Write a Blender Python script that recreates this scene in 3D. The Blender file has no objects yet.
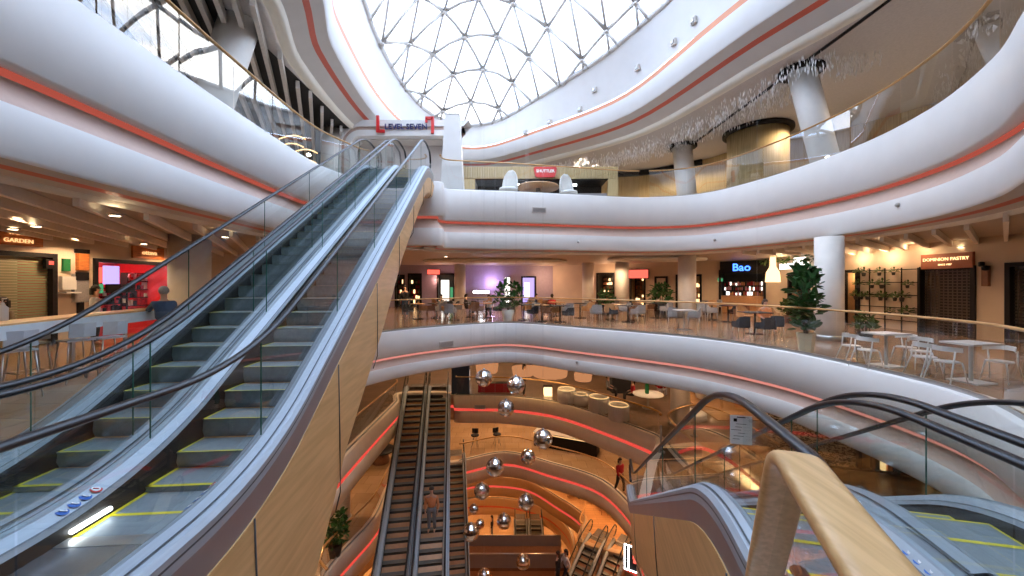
import bpy, math, random
from mathutils import Vector, Matrix
from mathutils.geometry import tessellate_polygon
random.seed(7)
sc = bpy.context.scene
col = sc.collection
F = 380.0; HC = 1.7; YH = 284.0; CX = 512.0      # focal length in px, eye height, horizon row
sin, cos, pi = math.sin, math.cos, math.pi
L7, L6, L5, L4, L3, L2, L1 = 5.6, 0.0, -4.6, -9.2, -13.8, -18.4, -23.0
CEIL7 = 9.2; CEIL6 = 3.12

def PZ(px, py, z):                                # photo pixel on the level z -> point
    d = (z-HC)*F/(YH-py); return Vector(((px-CX)*d/F, d, z))
def PY(px, py, d):                                # photo pixel at distance d -> point
    return Vector(((px-CX)*d/F, d, HC+(YH-py)*d/F))

# ------------------------------------------------------------ materials
def newmat(name):
    m = bpy.data.materials.new(name); m.use_nodes = True
    nt = m.node_tree; nt.nodes.clear()
    out = nt.nodes.new('ShaderNodeOutputMaterial')
    return m, nt, out
def pbr(name, c, rough=.5, metal=0., var=.0, scale=8., bump=0., stretch=(1,1,1), spec=.5, c2=None, coat=0.):
    m, nt, out = newmat(name); N = nt.nodes.new; L = nt.links.new
    b = N('ShaderNodeBsdfPrincipled'); L(b.outputs[0], out.inputs[0])
    b.inputs['Roughness'].default_value = rough; b.inputs['Metallic'].default_value = metal
    b.inputs['Specular IOR Level'].default_value = spec
    b.inputs['Coat Weight'].default_value = coat
    c = tuple(c)+(1,)
    tc = N('ShaderNodeTexCoord'); mp = N('ShaderNodeMapping'); mp.inputs['Scale'].default_value = stretch
    L(tc.outputs['Object'], mp.inputs[0])
    n = N('ShaderNodeTexNoise'); n.inputs['Scale'].default_value = scale; n.inputs['Detail'].default_value = 3
    L(mp.outputs[0], n.inputs['Vector'])
    mx = N('ShaderNodeMix'); mx.data_type = 'RGBA'
    if c2 is None: c2 = tuple(max(0, x*(1-var)) for x in c[:3])
    mx.inputs['A'].default_value = c; mx.inputs['B'].default_value = tuple(c2)+(1,)
    rp = N('ShaderNodeMapRange'); rp.inputs[1].default_value = .35; rp.inputs[2].default_value = .65
    L(n.outputs[0], rp.inputs[0]); L(rp.outputs[0], mx.inputs['Factor'])
    L(mx.outputs['Result'], b.inputs['Base Color'])
    if bump:
        bp = N('ShaderNodeBump'); bp.inputs['Strength'].default_value = bump; bp.inputs['Distance'].default_value = .02
        L(n.outputs[0], bp.inputs['Height']); L(bp.outputs[0], b.inputs['Normal'])
    return m
def emis(name, c, s):
    m, nt, out = newmat(name)
    e = nt.nodes.new('ShaderNodeEmission'); e.inputs[0].default_value = tuple(c)+(1,); e.inputs[1].default_value = s
    nt.links.new(e.outputs[0], out.inputs[0]); return m
def glass(name, tint, base, mult=1.):
    m, nt, out = newmat(name); N = nt.nodes.new; L = nt.links.new
    t = N('ShaderNodeBsdfTransparent'); t.inputs[0].default_value = tuple(tint)+(1,)
    g = N('ShaderNodeBsdfGlossy'); g.inputs['Roughness'].default_value = 0.0
    ge = N('ShaderNodeNewGeometry'); dt = N('ShaderNodeVectorMath'); dt.operation = 'DOT_PRODUCT'
    L(ge.outputs['Incoming'], dt.inputs[0]); L(ge.outputs['Normal'], dt.inputs[1])
    ab = N('ShaderNodeMath'); ab.operation = 'ABSOLUTE'; L(dt.outputs['Value'], ab.inputs[0])
    om = N('ShaderNodeMath'); om.operation = 'SUBTRACT'; om.inputs[0].default_value = 1; L(ab.outputs[0], om.inputs[1])
    pw = N('ShaderNodeMath'); pw.operation = 'POWER'; pw.inputs[1].default_value = 4.5; L(om.outputs[0], pw.inputs[0])
    ma = N('ShaderNodeMath'); ma.operation = 'MULTIPLY_ADD'; ma.inputs[1].default_value = mult*.8; ma.inputs[2].default_value = base+.04
    ma.use_clamp = True
    L(pw.outputs[0], ma.inputs[0])
    mx = N('ShaderNodeMixShader'); L(ma.outputs[0], mx.inputs[0]); L(t.outputs[0], mx.inputs[1]); L(g.outputs[0], mx.inputs[2])
    L(mx.outputs[0], out.inputs[0]); return m
def grain(name, c1, c2, scale, stretch, rough=.45, planks=None, coat=0.):
    """wood: stretched noise grain plus optional plank joints (brick texture)"""
    m = pbr(name, c1, rough, c2=c2, scale=scale, stretch=stretch, coat=coat)
    if planks:
        nt = m.node_tree; N = nt.nodes.new; L = nt.links.new
        b = [n for n in nt.nodes if n.type == 'BSDF_PRINCIPLED'][0]
        src = b.inputs['Base Color'].links[0].from_socket
        tc = N('ShaderNodeTexCoord'); br = N('ShaderNodeTexBrick')
        br.inputs['Scale'].default_value = 1; br.inputs['Brick Width'].default_value = planks[0]; br.inputs['Row Height'].default_value = planks[1]
        br.inputs['Mortar Size'].default_value = .006
        br.inputs['Color1'].default_value = (1,1,1,1); br.inputs['Color2'].default_value = (.82,.8,.78,1); br.inputs['Mortar'].default_value = (.35,.3,.28,1)
        L(tc.outputs['Object'], br.inputs['Vector'])
        mx = N('ShaderNodeMix'); mx.data_type = 'RGBA'; mx.blend_type = 'MULTIPLY'; mx.inputs['Factor'].default_value = 1
        L(src, mx.inputs['A']); L(br.outputs[0], mx.inputs['B']); L(mx.outputs['Result'], b.inputs['Base Color'])
    return m
M = {}
M['white'] = pbr('white_plaster', (.76,.74,.72), .45, var=.03, scale=2)
M['fascia_low'] = pbr('beige_plaster', (.88,.74,.58), .5, var=.05, scale=3)
M['soffit'] = pbr('soffit_plaster', (.60,.55,.50), .6, var=.04, scale=2)
M['cream'] = pbr('cream_edge', (.82,.76,.64), .5, var=.03)
M['groove'] = pbr('groove_shade_brown', (.56,.40,.33), .6, var=.05)  # brown tone holds the recess shade and the strip's pink glow
M['red_line'] = pbr('red_line_paint', (.62,.12,.07), .4, var=.05)
M['orange_line'] = pbr('orange_line_paint', (.70,.27,.14), .4, var=.05)
M['led_red'] = emis('led_red', (1.,.19,.13), .32)
M['led_pink'] = emis('led_pink', (1.,.36,.30), .55)
M['led_low'] = emis('led_low', (1.,.10,.07), .6)
M['wood'] = grain('light_plywood', (.72,.45,.20), (.60,.36,.15), 5, (3,.25,3), .42)
M['wood_rail'] = grain('ash_rail', (.74,.46,.20), (.60,.35,.14), 9, (6,.4,6), .35, coat=.2)
M['gold'] = pbr('golden_handrail', (.62,.36,.14), .3, .35, var=.1)
M['floor6'] = grain('floor_polished_stone', (.42,.27,.17), (.34,.21,.13), .6, (1,1,1), .16, planks=(1.2,.6))
M['floor7'] = pbr('floor_pale_stone', (.55,.50,.45), .2, var=.1)
M['floor5'] = grain('floor_dark_boards', (.20,.13,.09), (.14,.09,.06), 1, (1,1,1), .3, planks=(1.5,.3))
M['floor4'] = grain('floor_warm_tile', (.50,.33,.20), (.42,.27,.15), .7, (1,1,1), .25, planks=(.9,.9))
M['floor_ply'] = grain('floor_oak_boards', (.60,.33,.14), (.50,.26,.10), 1, (1,1,1), .35, planks=(1.6,.25))
M['wall6'] = pbr('warm_wall', (.62,.50,.38), .7, var=.06, scale=2, bump=.1)
M['wall_purple'] = pbr('lilac_wall', (.42,.36,.48), .6, var=.08)
M['column'] = pbr('column_stone', (.84,.80,.74), .5, var=.04, scale=5)
M['dark'] = pbr('black_frame', (.012,.010,.010), .5, var=.1, spec=.2)
M['darkceil'] = pbr('dark_plenum', (.03,.028,.026), .8, var=.2)
M['slat_dark'] = pbr('taupe_slat', (.62,.56,.50), .6, var=.1)
M['slat'] = pbr('ceiling_slat', (.85,.78,.68), .6, var=.05)
M['grey_ceil'] = pbr('textured_grey_ceiling', (.60,.55,.52), .7, var=.1, scale=20, bump=.3)
M['ceil_beige'] = pbr('ceiling_beige', (.52,.42,.33), .6, var=.06, scale=2)
M['rubber'] = pbr('black_rubber', (.016,.016,.019), .33, var=.2, scale=30, spec=.4)
M['deck'] = pbr('brushed_aluminium_deck', (.38,.43,.48), .5, .3, var=.08, scale=6, stretch=(8,.3,8))
M['deck_line'] = pbr('deck_joint', (.10,.11,.12), .4, .5, var=.1)
M['trim_grey'] = pbr('grey_metal_trim', (.30,.28,.29), .4, .5, var=.06, scale=3)
M['skirt'] = pbr('dark_skirt', (.03,.026,.024), .5, .0, var=.2, spec=.2)
M['step'] = pbr('step_grey', (.26,.30,.32), .45, .25, var=.12, scale=20)
M['step_riser'] = pbr('step_riser', (.27,.33,.35), .4, .2, var=.15, scale=20)
M['step_dark'] = pbr('step_dark_grey', (.16,.16,.15), .4, .3, var=.1, scale=20)  # darker tread and riser tones for the central and lower escalators
M['riser_dark'] = pbr('riser_dark_grey', (.07,.07,.065), .5, .2, var=.1, scale=20)
M['yellow'] = pbr('yellow_line', (.75,.62,.02), .5, var=.1)
M['plate'] = pbr('landing_plate', (.36,.38,.40), .25, .8, var=.1, scale=25)
M['copper'] = pbr('copper_panel', (.50,.27,.14), .35, .3, var=.1)
M['glass'] = glass('clear_glass', (.97,.985,.98), .03, 1.0)
M['glass7'] = glass('reflective_balustrade_glass', (.90,.94,.95), .12, 1.6)
M['glass_esc'] = glass('escalator_glass', (.91,.955,.95), .05, 1.0)
M['glass_edge'] = pbr('glass_edge_green', (.05,.16,.12), .15, var=.1)
M['dome_glass'] = glass('dome_glass', (.94,.97,1.), .03, .6)
M['dome_frame'] = pbr('dome_frame', (.58,.54,.50), .4, .3, var=.05)
M['signred'] = pbr('sign_red', (.65,.02,.02), .4, var=.05)
M['navy'] = pbr('sign_navy', (.03,.03,.14), .4, var=.05)
M['lamp_white'] = emis('lamp_white', (.9,.96,1.), 9)
M['glow_warm'] = emis('glow_warm', (1.,.62,.28), 2.2); 
M['downlight'] = emis('downlight', (1.,.78,.5), 14)
M['blue'] = pbr('sign_blue', (.02,.13,.5), .5, var=.05)
M['paper'] = pbr('white_paper', (.92,.92,.92), .7, var=.03)
M['chairwhite'] = pbr('white_plastic', (.72,.71,.68), .35, var=.04)
M['chairblue'] = pbr('pale_blue_plastic', (.50,.58,.66), .4, var=.04)
M['chairdark'] = pbr('dark_weave', (.03,.035,.045), .6, var=.3, scale=40)
M['chairgrey'] = pbr('grey_weave', (.33,.32,.32), .6, var=.2, scale=40)
M['chairbrown'] = pbr('brown_bentwood', (.22,.10,.05), .5, var=.2)
M['chairtan'] = pbr('tan_wood', (.52,.28,.12), .5, var=.2)
M['leg_metal'] = pbr('grey_leg', (.45,.44,.42), .3, .8, var=.05)
M['leaf'] = pbr('leaf_green', (.05,.17,.045), .4, var=.5, scale=6)
M['leaf2'] = pbr('leaf_yellow_green', (.09,.17,.04), .5, var=.5, scale=6)
M['stem'] = pbr('stem_brown', (.12,.08,.05), .8, var=.2)
M['pot_beige'] = pbr('beige_planter', (.70,.58,.38), .6, var=.05)
M['pot_dark'] = pbr('dark_pot', (.05,.045,.04), .6, var=.1)
M['skin'] = pbr('skin', (.50,.29,.20), .55, var=.05)
M['hairdark'] = pbr('dark_hair', (.025,.016,.012), .6, var=.3, scale=40)
M['hairgrey'] = pbr('grey_hair', (.35,.33,.31), .6, var=.3, scale=40)
for n, c in dict(c_blue=(.05,.09,.17), c_white=(.62,.62,.66), c_black=(.02,.02,.025), c_red=(.5,.02,.04), c_jeans=(.05,.08,.15),
                 c_grey=(.2,.2,.21), c_orange=(.65,.25,.1), c_pink=(.6,.25,.3), c_khaki=(.25,.2,.13)).items():
    M[n] = pbr('cloth_'+n[2:], c, .8, var=.15, scale=25)
M['redshop'] = pbr('red_shop_wall', (.62,.02,.03), .5, var=.1)
M['shutter'] = pbr('shutter_olive', (.28,.25,.15), .5, .2, var=.1, scale=2, stretch=(.3,.3,14))
M['orange_sign'] = pbr('amber_sign_board', (.60,.20,.05), .5, var=.35, scale=5, stretch=(1,1,6))
M['amber_text'] = emis('amber_lettering', (1.,.55,.22), 1.1)
M['brown_sign'] = pbr('russet_sign_board', (.33,.10,.045), .5, var=.15, scale=5)
M['crystal'] = pbr('crystal', (.95,.93,.90), .3, var=.1, spec=1.)
M['ballmirror'] = pbr('mirror_ball', (.92,.90,.88), .12, 1., var=.25, scale=16)
M['tub'] = pbr('ribbed_tub', (.78,.72,.64), .55, var=.08, scale=30)
M['shade'] = emis('drum_shade', (1.,.42,.18), .42)
M['green'] = pbr('green_glass', (.02,.20,.07), .2, var=.1)
M['tablewood'] = grain('table_wood', (.55,.30,.14), (.45,.23,.10), 5, (4,.4,4), .4)
M['tablegrey'] = pbr('table_top_grey', (.62,.60,.57), .3, var=.05)

# ------------------------------------------------------------ mesh helper
class MB:
    def __init__(s): s.v = []; s.f = []; s.m = []; s.sm = []
    def add(s, vs, fs, mi=0, smooth=False):
        o = len(s.v); s.v += [tuple(v) for v in vs]
        for f in fs: s.f.append(tuple(i+o for i in f)); s.m.append(mi); s.sm.append(smooth)
        return s
    def box(s, c, d, rz=0, mi=0, rx=0, ry=0):
        R = Matrix.Rotation(rz, 3, 'Z') @ Matrix.Rotation(ry, 3, 'Y') @ Matrix.Rotation(rx, 3, 'X')
        vs = [Vector(c)+R @ Vector((x*d[0]/2, y*d[1]/2, z*d[2]/2)) for x in (-1,1) for y in (-1,1) for z in (-1,1)]
        return s.add(vs, [(0,1,3,2),(4,6,7,5),(0,4,5,1),(2,3,7,6),(0,2,6,4),(1,5,7,3)], mi)
    def tube(s, path, r, n=8, mi=0, closed=False, cap=True, flat=1.):
        P = [Vector(p) for p in path]; k = len(P); rs = r if isinstance(r, (list, tuple)) else [r]*k
        vs = []
        for i, p in enumerate(P):
            a = P[i-1] if (i > 0 or closed) else p; b = P[(i+1) % k] if (i < k-1 or closed) else p
            t = (b-a).normalized() if (b-a).length > 1e-9 else Vector((0,0,1))
            up = Vector((0,0,1)) if abs(t.z) < .999 else Vector((0,1,0))
            x = t.cross(up).normalized(); y = x.cross(t).normalized()
            for j in range(n):
                an = 2*pi*(j+.5)/n; vs.append(p+x*cos(an)*rs[i]+y*sin(an)*rs[i]*flat)
        fs = []
        for i in range(k if closed else k-1):
            for j in range(n):
                a = i*n+j; b = i*n+(j+1) % n; c = ((i+1) % k)*n+(j+1) % n; d = ((i+1) % k)*n+j
                fs.append((a,b,c,d))
        if cap and not closed: fs += [tuple(range(n))[::-1], tuple((k-1)*n+j for j in range(n))]
        return s.add(vs, fs, mi, True)
    def lathe(s, prof, c=(0,0,0), n=24, mi=0, smooth=True, cap=True, sx=1, sy=1):
        vs = [(c[0]+r*cos(2*pi*j/n)*sx, c[1]+r*sin(2*pi*j/n)*sy, c[2]+z) for r, z in prof for j in range(n)]
        fs = [(i*n+j, i*n+(j+1) % n, (i+1)*n+(j+1) % n, (i+1)*n+j) for i in range(len(prof)-1) for j in range(n)]
        if cap: fs += [tuple(range(n))[::-1], tuple((len(prof)-1)*n+j for j in range(n))]
        return s.add(vs, fs, mi, smooth)
    def sphere(s, c, r, n=16, mi=0, sz=1., smooth=True):
        prof = [(max(1e-4, sin(pi*i/(n//2)))*r, -cos(pi*i/(n//2))*r*sz) for i in range(n//2+1)]
        return s.lathe(prof, c, n, mi, smooth)
    def prism(s, poly, z0, z1, mi=0):
        n = len(poly); vs = [(x,y,z0) for x, y in poly]+[(x,y,z1) for x, y in poly]
        tri = tessellate_polygon([[Vector((x,y,0)) for x, y in poly]])
        fs = [(i, (i+1) % n, (i+1) % n+n, i+n) for i in range(n)]
        fs += [tuple(t) for t in tri]+[tuple(j+n for j in t) for t in tri]
        return s.add(vs, fs, mi)
    def loft(s, rings, mi=0, smooth=False, closed_ring=True, caps=True):
        n = len(rings[0]); vs = [p for r in rings for p in r]; fs = []
        for i in range(len(rings)-1):
            for j in range(n if closed_ring else n-1):
                fs.append((i*n+j, i*n+(j+1) % n, (i+1)*n+(j+1) % n, (i+1)*n+j))
        if caps and closed_ring: fs += [tuple(range(n))[::-1], tuple((len(rings)-1)*n+j for j in range(n))]
        return s.add(vs, fs, mi, smooth)
    def mesh(s, name, mats):
        me = bpy.data.meshes.new(name); me.from_pydata(s.v, [], s.f); me.update()
        for m in mats: me.materials.append(m)
        me.polygons.foreach_set('material_index', s.m); me.polygons.foreach_set('use_smooth', s.sm)
        import bmesh
        bm = bmesh.new(); bm.from_mesh(me); bmesh.ops.recalc_face_normals(bm, faces=bm.faces); bm.to_mesh(me); bm.free()
        return me
def obj(name, mb, mat, parent=None, loc=None, rz=0):
    mats = [M[k] for k in ([mat] if isinstance(mat, str) else mat)]
    o = bpy.data.objects.new(name, mb if isinstance(mb, bpy.types.Mesh) else mb.mesh(name, mats)); col.objects.link(o)
    if parent: o.parent = parent
    if loc is not None: o.location = loc
    o.rotation_euler.z = rz
    return o
def tag(o, label, cat, group=None, kind=None):
    if len(label.split()) > 16: print('LONG', len(label.split()), label)
    o['label'] = label; o['category'] = cat
    if group: o['group'] = group
    if kind: o['kind'] = kind
    return o
def thing(name, label, cat, loc=(0,0,0), rz=0, group=None, scale=1):
    o = bpy.data.objects.new(name, None); col.objects.link(o); o.location = loc; o.rotation_euler.z = rz
    o.scale = (scale,)*3; o.empty_display_size = .1
    return tag(o, label, cat, group)
def struct(name, mb, mat, parent=None):
    o = obj(name, mb, mat, parent)
    if not parent: o['kind'] = 'structure'
    return o
KIDS = {}
def dup(root, loc, rz, label, group=None, scale=None):
    r = root.copy(); col.objects.link(r); r.location = loc; r.rotation_euler.z = rz; r['label'] = label
    if len(label.split()) > 16: print('LONG', len(label.split()), label)
    if group: r['group'] = group
    if scale: r.scale = (scale,)*3
    def rec(a, b):
        for ch in [o for o in KID(a)]:
            c = ch.copy(); col.objects.link(c); c.parent = b; rec(ch, c)
    rec(root, r); return r
def KID(a): return [o for o in a.children]
def textmesh(txt, size, depth=.01, bold=0.0):
    cu = bpy.data.curves.new('t', 'FONT'); cu.body = txt; cu.size = size; cu.extrude = depth; cu.align_x = 'CENTER'; cu.align_y = 'CENTER'; cu.offset = bold
    cu.resolution_u = 3
    o = bpy.data.objects.new('t', cu); col.objects.link(o)
    dg = bpy.context.evaluated_depsgraph_get(); me = bpy.data.meshes.new_from_object(o.evaluated_get(dg))
    bpy.data.objects.remove(o); bpy.data.curves.remove(cu); return me
def text(name, txt, size, mat, parent, loc, rz=0, rx=pi/2, depth=.01, bold=0.):
    me = textmesh(txt, size, depth, bold); me.materials.clear(); me.materials.append(M[mat])
    o = obj(name, me, mat, parent, loc); o.rotation_euler = (rx, 0, rz); return o

def smooth_loop(pts, closed=True, n=6):
    P = [Vector(p[:2]) for p in pts]; k = len(P); out = []
    for i in range(k if closed else k-1):
        p1 = P[i]; p2 = P[(i+1) % k]
        p0 = P[i-1] if (i > 0 or closed) else p1; p3 = P[(i+2) % k] if (i+2 < k or closed) else p2
        # centripetal-ish: limit tangents to the segment length
        L = (p2-p1).length; t1 = (p2-p0)/2; t2 = (p3-p1)/2
        if t1.length > L: t1 = t1.normalized()*L
        if t2.length > L: t2 = t2.normalized()*L
        for j in range(n):
            t = j/n; a = 2*t**3-3*t*t+1; b = t**3-2*t*t+t; c = -2*t**3+3*t*t; d = t**3-t*t
            out.append(p1*a+t1*b+p2*c+t2*d)
    if not closed: out.append(P[-1])
    return out
def normals(P, closed=True):
    k = len(P); N = []
    for i in range(k):
        a = P[i-1] if (i > 0 or closed) else P[i]; b = P[(i+1) % k] if (i < k-1 or closed) else P[i]
        t = (b-a).normalized(); N.append(Vector((-t.y, t.x)))    # left side = into the void for counter-clockwise loops
    return N
def ringscale(y): return .95-.27*min(1,max(0,(y-15)/10.))
def sweep(mb, P, prof, closed=True, mi=0, smooth=True, zf=None):
    N = normals(P, closed); k = len(P); m = len(prof)
    vs = [(P[i].x+N[i].x*o, P[i].y+N[i].y*o, z if zf is None else zf(P[i].y, z)) for i in range(k) for o, z in prof]
    fs = [(i*m+j, i*m+j+1, ((i+1) % k)*m+j+1, ((i+1) % k)*m+j) for i in range(k if closed else k-1) for j in range(m-1)]
    return mb.add(vs, fs, mi, smooth)
def sweep_solid(mb, P, o0, o1, z0, z1, closed=True, mi=0):
    return sweep(mb, P, [(o0,z0),(o1,z0),(o1,z1),(o0,z1),(o0,z0)], closed, mi, False)
def slab(name, hole, zt, th, mat, extra=[], outer=None, name2=None):
    outer = outer or [(-22,-14),(22,-14),(22,42),(-22,42)]
    polys = [[Vector((x,y,0)) for x, y in outer]]+[[Vector((p[0],p[1],0)) for p in h][::-1] for h in [hole]+extra if h]
    flat = [p for q in polys for p in q]
    mb = MB(); n = len(flat); vs = [(p.x,p.y,zt) for p in flat]+[(p.x,p.y,zt-th) for p in flat]
    tri = tessellate_polygon(polys)
    mb.add(vs, [tuple(t) for t in tri]); mb.add([(p.x,p.y,zt-th) for p in flat], [tuple(t) for t in tri], 1)
    return struct(name, mb, [mat, name2 or mat])

# ------------------------------------------------------------ the level edges
H6 = smooth_loop([(.72,1.15),(.82,1.95),(3.75,2.2),(5.1,3.1),(6.15,4.6),(6.75,5.5),(7.02,6.46),(7.02,8.1),(6.75,9.9),(5.6,12.0),(2.7,14.5),(0,16.4),(-2.2,15.5),(-4.3,13.5),(-5.4,11),(-5.0,8),(-4.6,5),(-4.5,3.1),(-4.35,1.95),(-3.2,1.7),(-1.95,1.6),(-1.75,1.15)])
H7 = smooth_loop([(6.3,4.3),(7.3,5.4),(8.35,6.6),(9.35,8.5),(9.8,10.9),(9.4,14),(8.2,16.5),(5.8,17.2),(3,16.7),(0,16.1),(-2.2,15.75),(-2.75,15.5),(-2.8,14.5),(-5.4,14.5),(-5.6,14.5),(-6.35,12.4),(-6.25,8.4),(-6.0,5.2),(-5.8,2),(-5,-3),(0,-5),(3,-3),(5,2)])
H8 = smooth_loop([(8.8,5),(9.6,8),(9.7,10),(8.7,12.8),(6.5,18.9),(2.2,23),(-1.5,25.6),(-4.5,25.2),(-6.9,22.3),(-7.7,18.2),(-7.3,13),(-6.3,10),(-6,6),(-5,0),(0,-3),(7,0)])
H5 = smooth_loop([(-6,4),(3,4),(3.1,8),(3.4,10.3),(4.6,13),(5.75,15.1),(5.9,15.7),(4.6,17.6),(2.35,20.1),(-.3,21.2),(-3.2,21.4),(-3.4,21.9),(-6.3,21.9),(-6.05,20.3),(-6.1,14.7),(-6,9)])
H5B = smooth_loop([(6.4,10.2),(7.1,9.3),(8.3,10),(8.7,15),(8,16.4),(6.3,15)])
H4 = smooth_loop([(-6.3,13.2),(5.3,13.2),(5.5,15),(5.9,17.3),(4.95,21),(2.2,23.1),(-.4,24.5),(-3.2,23.3),(-6.3,22),(-6.3,17.8)])
H3 = smooth_loop([(-9,15),(7.2,15),(7.3,19),(6.8,21.4),(4.1,22.9),(4.7,25.3),(3.3,27.5),(.7,30.1),(-3.9,30),(-8,24)])
H2 = smooth_loop([(-9,22),(3.2,22),(4.6,28.7),(4.5,31.3),(2.9,33.9),(-.75,35.5),(-5,35),(-9,30)])

floor = slab('floor', H6, L6, .12, 'floor6', name2='ceil_beige')
slab('floor', H7, L7, .12, 'floor7', name2='ceil_beige')
slab('floor', H5, L5, .12, 'floor5', [H5B], name2='ceil_beige')
slab('floor', H4, L4, .12, 'floor4', name2='ceil_beige')
slab('floor', H3, L3, .12, 'floor_ply', name2='ceil_beige')
slab('floor', H2, L2, .12, 'floor_ply', name2='ceil_beige')
struct('floor', MB().box((0,14,L1-.1), (44,56,.2)), 'floor4')
o = struct('floor', MB().box((12.5,22,L5+.01), (6,9,.03)), 'floor_ply')

tn = [0]
def fascia(P, z, prof_parts, closed=True, zf=None):
    tn[0] += 1; root = None
    for i, (nm, mat, prof) in enumerate(prof_parts):
        mb = MB(); sweep(mb, P, [(o, z+dz) for o, dz in prof], closed, zf=zf)
        o = struct('trim_%d' % tn[0] if i == 0 else nm, mb, mat, root)
        if i == 0: root = o
    return root
fascia(H7, L7, [('', 'white', [(-.35,.02),(.0,.02),(.02,-.02),(.02,-1.26),(-.02,-1.29),(-.2,-1.28)]),
    ('led_strip', 'led_red', [(-.2,-1.28),(-.22,-1.38)]),
    ('groove', 'groove', [(-.22,-1.38),(-.2,-1.48),(-.12,-1.62),(0,-1.76)]),
    ('lower_band', 'white', [(0,-1.76),(.02,-1.85),(.02,-2.38),(-.02,-2.42)]),
    ('soffit', 'soffit', [(-.02,-2.42),(-.26,-2.44)]),
    ('red_strip', 'red_line', [(-.26,-2.44),(-.44,-2.45)]),
    ('soffit', 'soffit', [(-.44,-2.45),(-.75,-2.46)]),
    ('edge_lip', 'cream', [(-.75,-2.46),(-.78,-2.54),(-.9,-2.54)])])
fascia(H6, L6, [('', 'white', [(-.35,.002),(.0,.002),(.02,-.02),(.02,-.86),(-.02,-.9),(-.12,-.9)]),
    ('led_strip', 'led_pink', [(-.12,-.9),(-.13,-1.0)]),
    ('groove', 'groove', [(-.13,-1.0),(-.1,-1.1),(0,-1.24)]),
    ('lower_band', 'white', [(0,-1.24),(.02,-1.28),(.02,-1.66),(-.02,-1.7)]),
    ('soffit', 'soffit', [(-.02,-1.7),(-.8,-1.7),(-1.4,-1.6)])])
def low_fascia(P, z, mat='fascia_low', led='led_low', h=1.5):
    fascia(P, z, [('', mat, [(-.3,.02),(0,.02),(.02,0),(.02,-.66),(0,-.68)]), ('led_strip', led, [(0,-.68),(0,-.84)]),
        ('lower_band', mat, [(0,-.84),(.02,-.86),(.02,-h),(-.8,-h)])])
low_fascia(H5, L5); low_fascia(H5B, L5); low_fascia(H4, L4)
M['fascia_tan'] = pbr('tan_plaster', (.55,.36,.20), .5, var=.05)
low_fascia(H3, L3, 'fascia_tan'); low_fascia(H2, L2, 'fascia_tan', 'red_line')

# upper ring that carries the dome
def ring_off(o): 
    N = normals(H8); return [H8[i]+N[i]*o for i in range(len(H8))]
fascia(H8, CEIL7, [('', 'cream', [(-.3,.0),(.0,-.02),(.06,.12),(.1,.2)]),
    ('soffit', 'soffit', [(.1,.2),(.55,.5)]), ('red_strip', 'red_line', [(.55,.5),(.72,.6)]), ('soffit', 'soffit', [(.72,.6),(1.05,.8)]),
    ('inner_band', 'white', [(1.05,.8),(1.1,.85),(1.2,1.75)]), ('orange_strip', 'orange_line', [(1.2,1.75),(1.205,1.98)]),
    ], zf=lambda y, z: CEIL7+(z-CEIL7)*ringscale(y))
# dome: geodesic cap above the ring
PD0 = smooth_loop([(6.9,5),(7.0,9),(6.75,12.5),(6.3,15),(5.4,16.6),(4.5,18.1),(3.3,19.6),(1.4,21.7),(-.7,23.9),(-2.7,24.6),(-4.4,23.9),(-5.4,22.4),(-6.0,19.6),(-6.07,16.6),(-5.9,15),(-5.6,11),(-5,5),(-4,0),(0,-2),(5,0)])
def ray_to(P, c, p):
    d = Vector((p.x-c.x,p.y-c.y)); best = None
    for i in range(len(P)):
        a, b = P[i-1], P[i]; s_ = b-a; den = d.x*s_.y-d.y*s_.x
        if abs(den) < 1e-9: continue
        w_ = a-c; t = (w_.x*s_.y-w_.y*s_.x)/den; u = (w_.x*d.y-w_.y*d.x)/den
        if t > 0 and -1e-6 <= u <= 1+1e-6 and (best is None or t < best): best = t
    return c+d*(best or 1)
_c = Vector((.3,13)); Pa = ring_off(1.205); Pd = [ray_to(PD0, _c, p) for p in Pa]
_k = len(Pa); _r = [[], [], []]
for a_, b_ in zip(Pa, Pd):
    za = CEIL7+1.98*ringscale(a_.y); zb = CEIL7+3.95*ringscale(b_.y)
    m_ = a_.lerp(b_, .35); _r[0].append((a_.x,a_.y,za)); _r[1].append((m_.x,m_.y,za*.45+zb*.55)); _r[2].append((b_.x,b_.y,zb))
struct('trim_30', MB().add(_r[0]+_r[1]+_r[2], [(j*_k+i, j*_k+(i+1)%_k, (j+1)*_k+(i+1)%_k, (j+1)*_k+i) for j in range(2) for i in range(_k)], 0, True), 'white'); ZD = CEIL7+3.95
cd = Vector((.9, 11.5)); RD = 15.5
def dome_z(x, y):
    p = Vector((x,y)); b = ray_to(Pd, _c, p) if (p-_c).length > 1e-6 else Pd[0]; t = min(1., (p-_c).length/(b-_c).length)
    return CEIL7+3.95*ringscale(y)-.05+4.8*(1-t*t)
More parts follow.
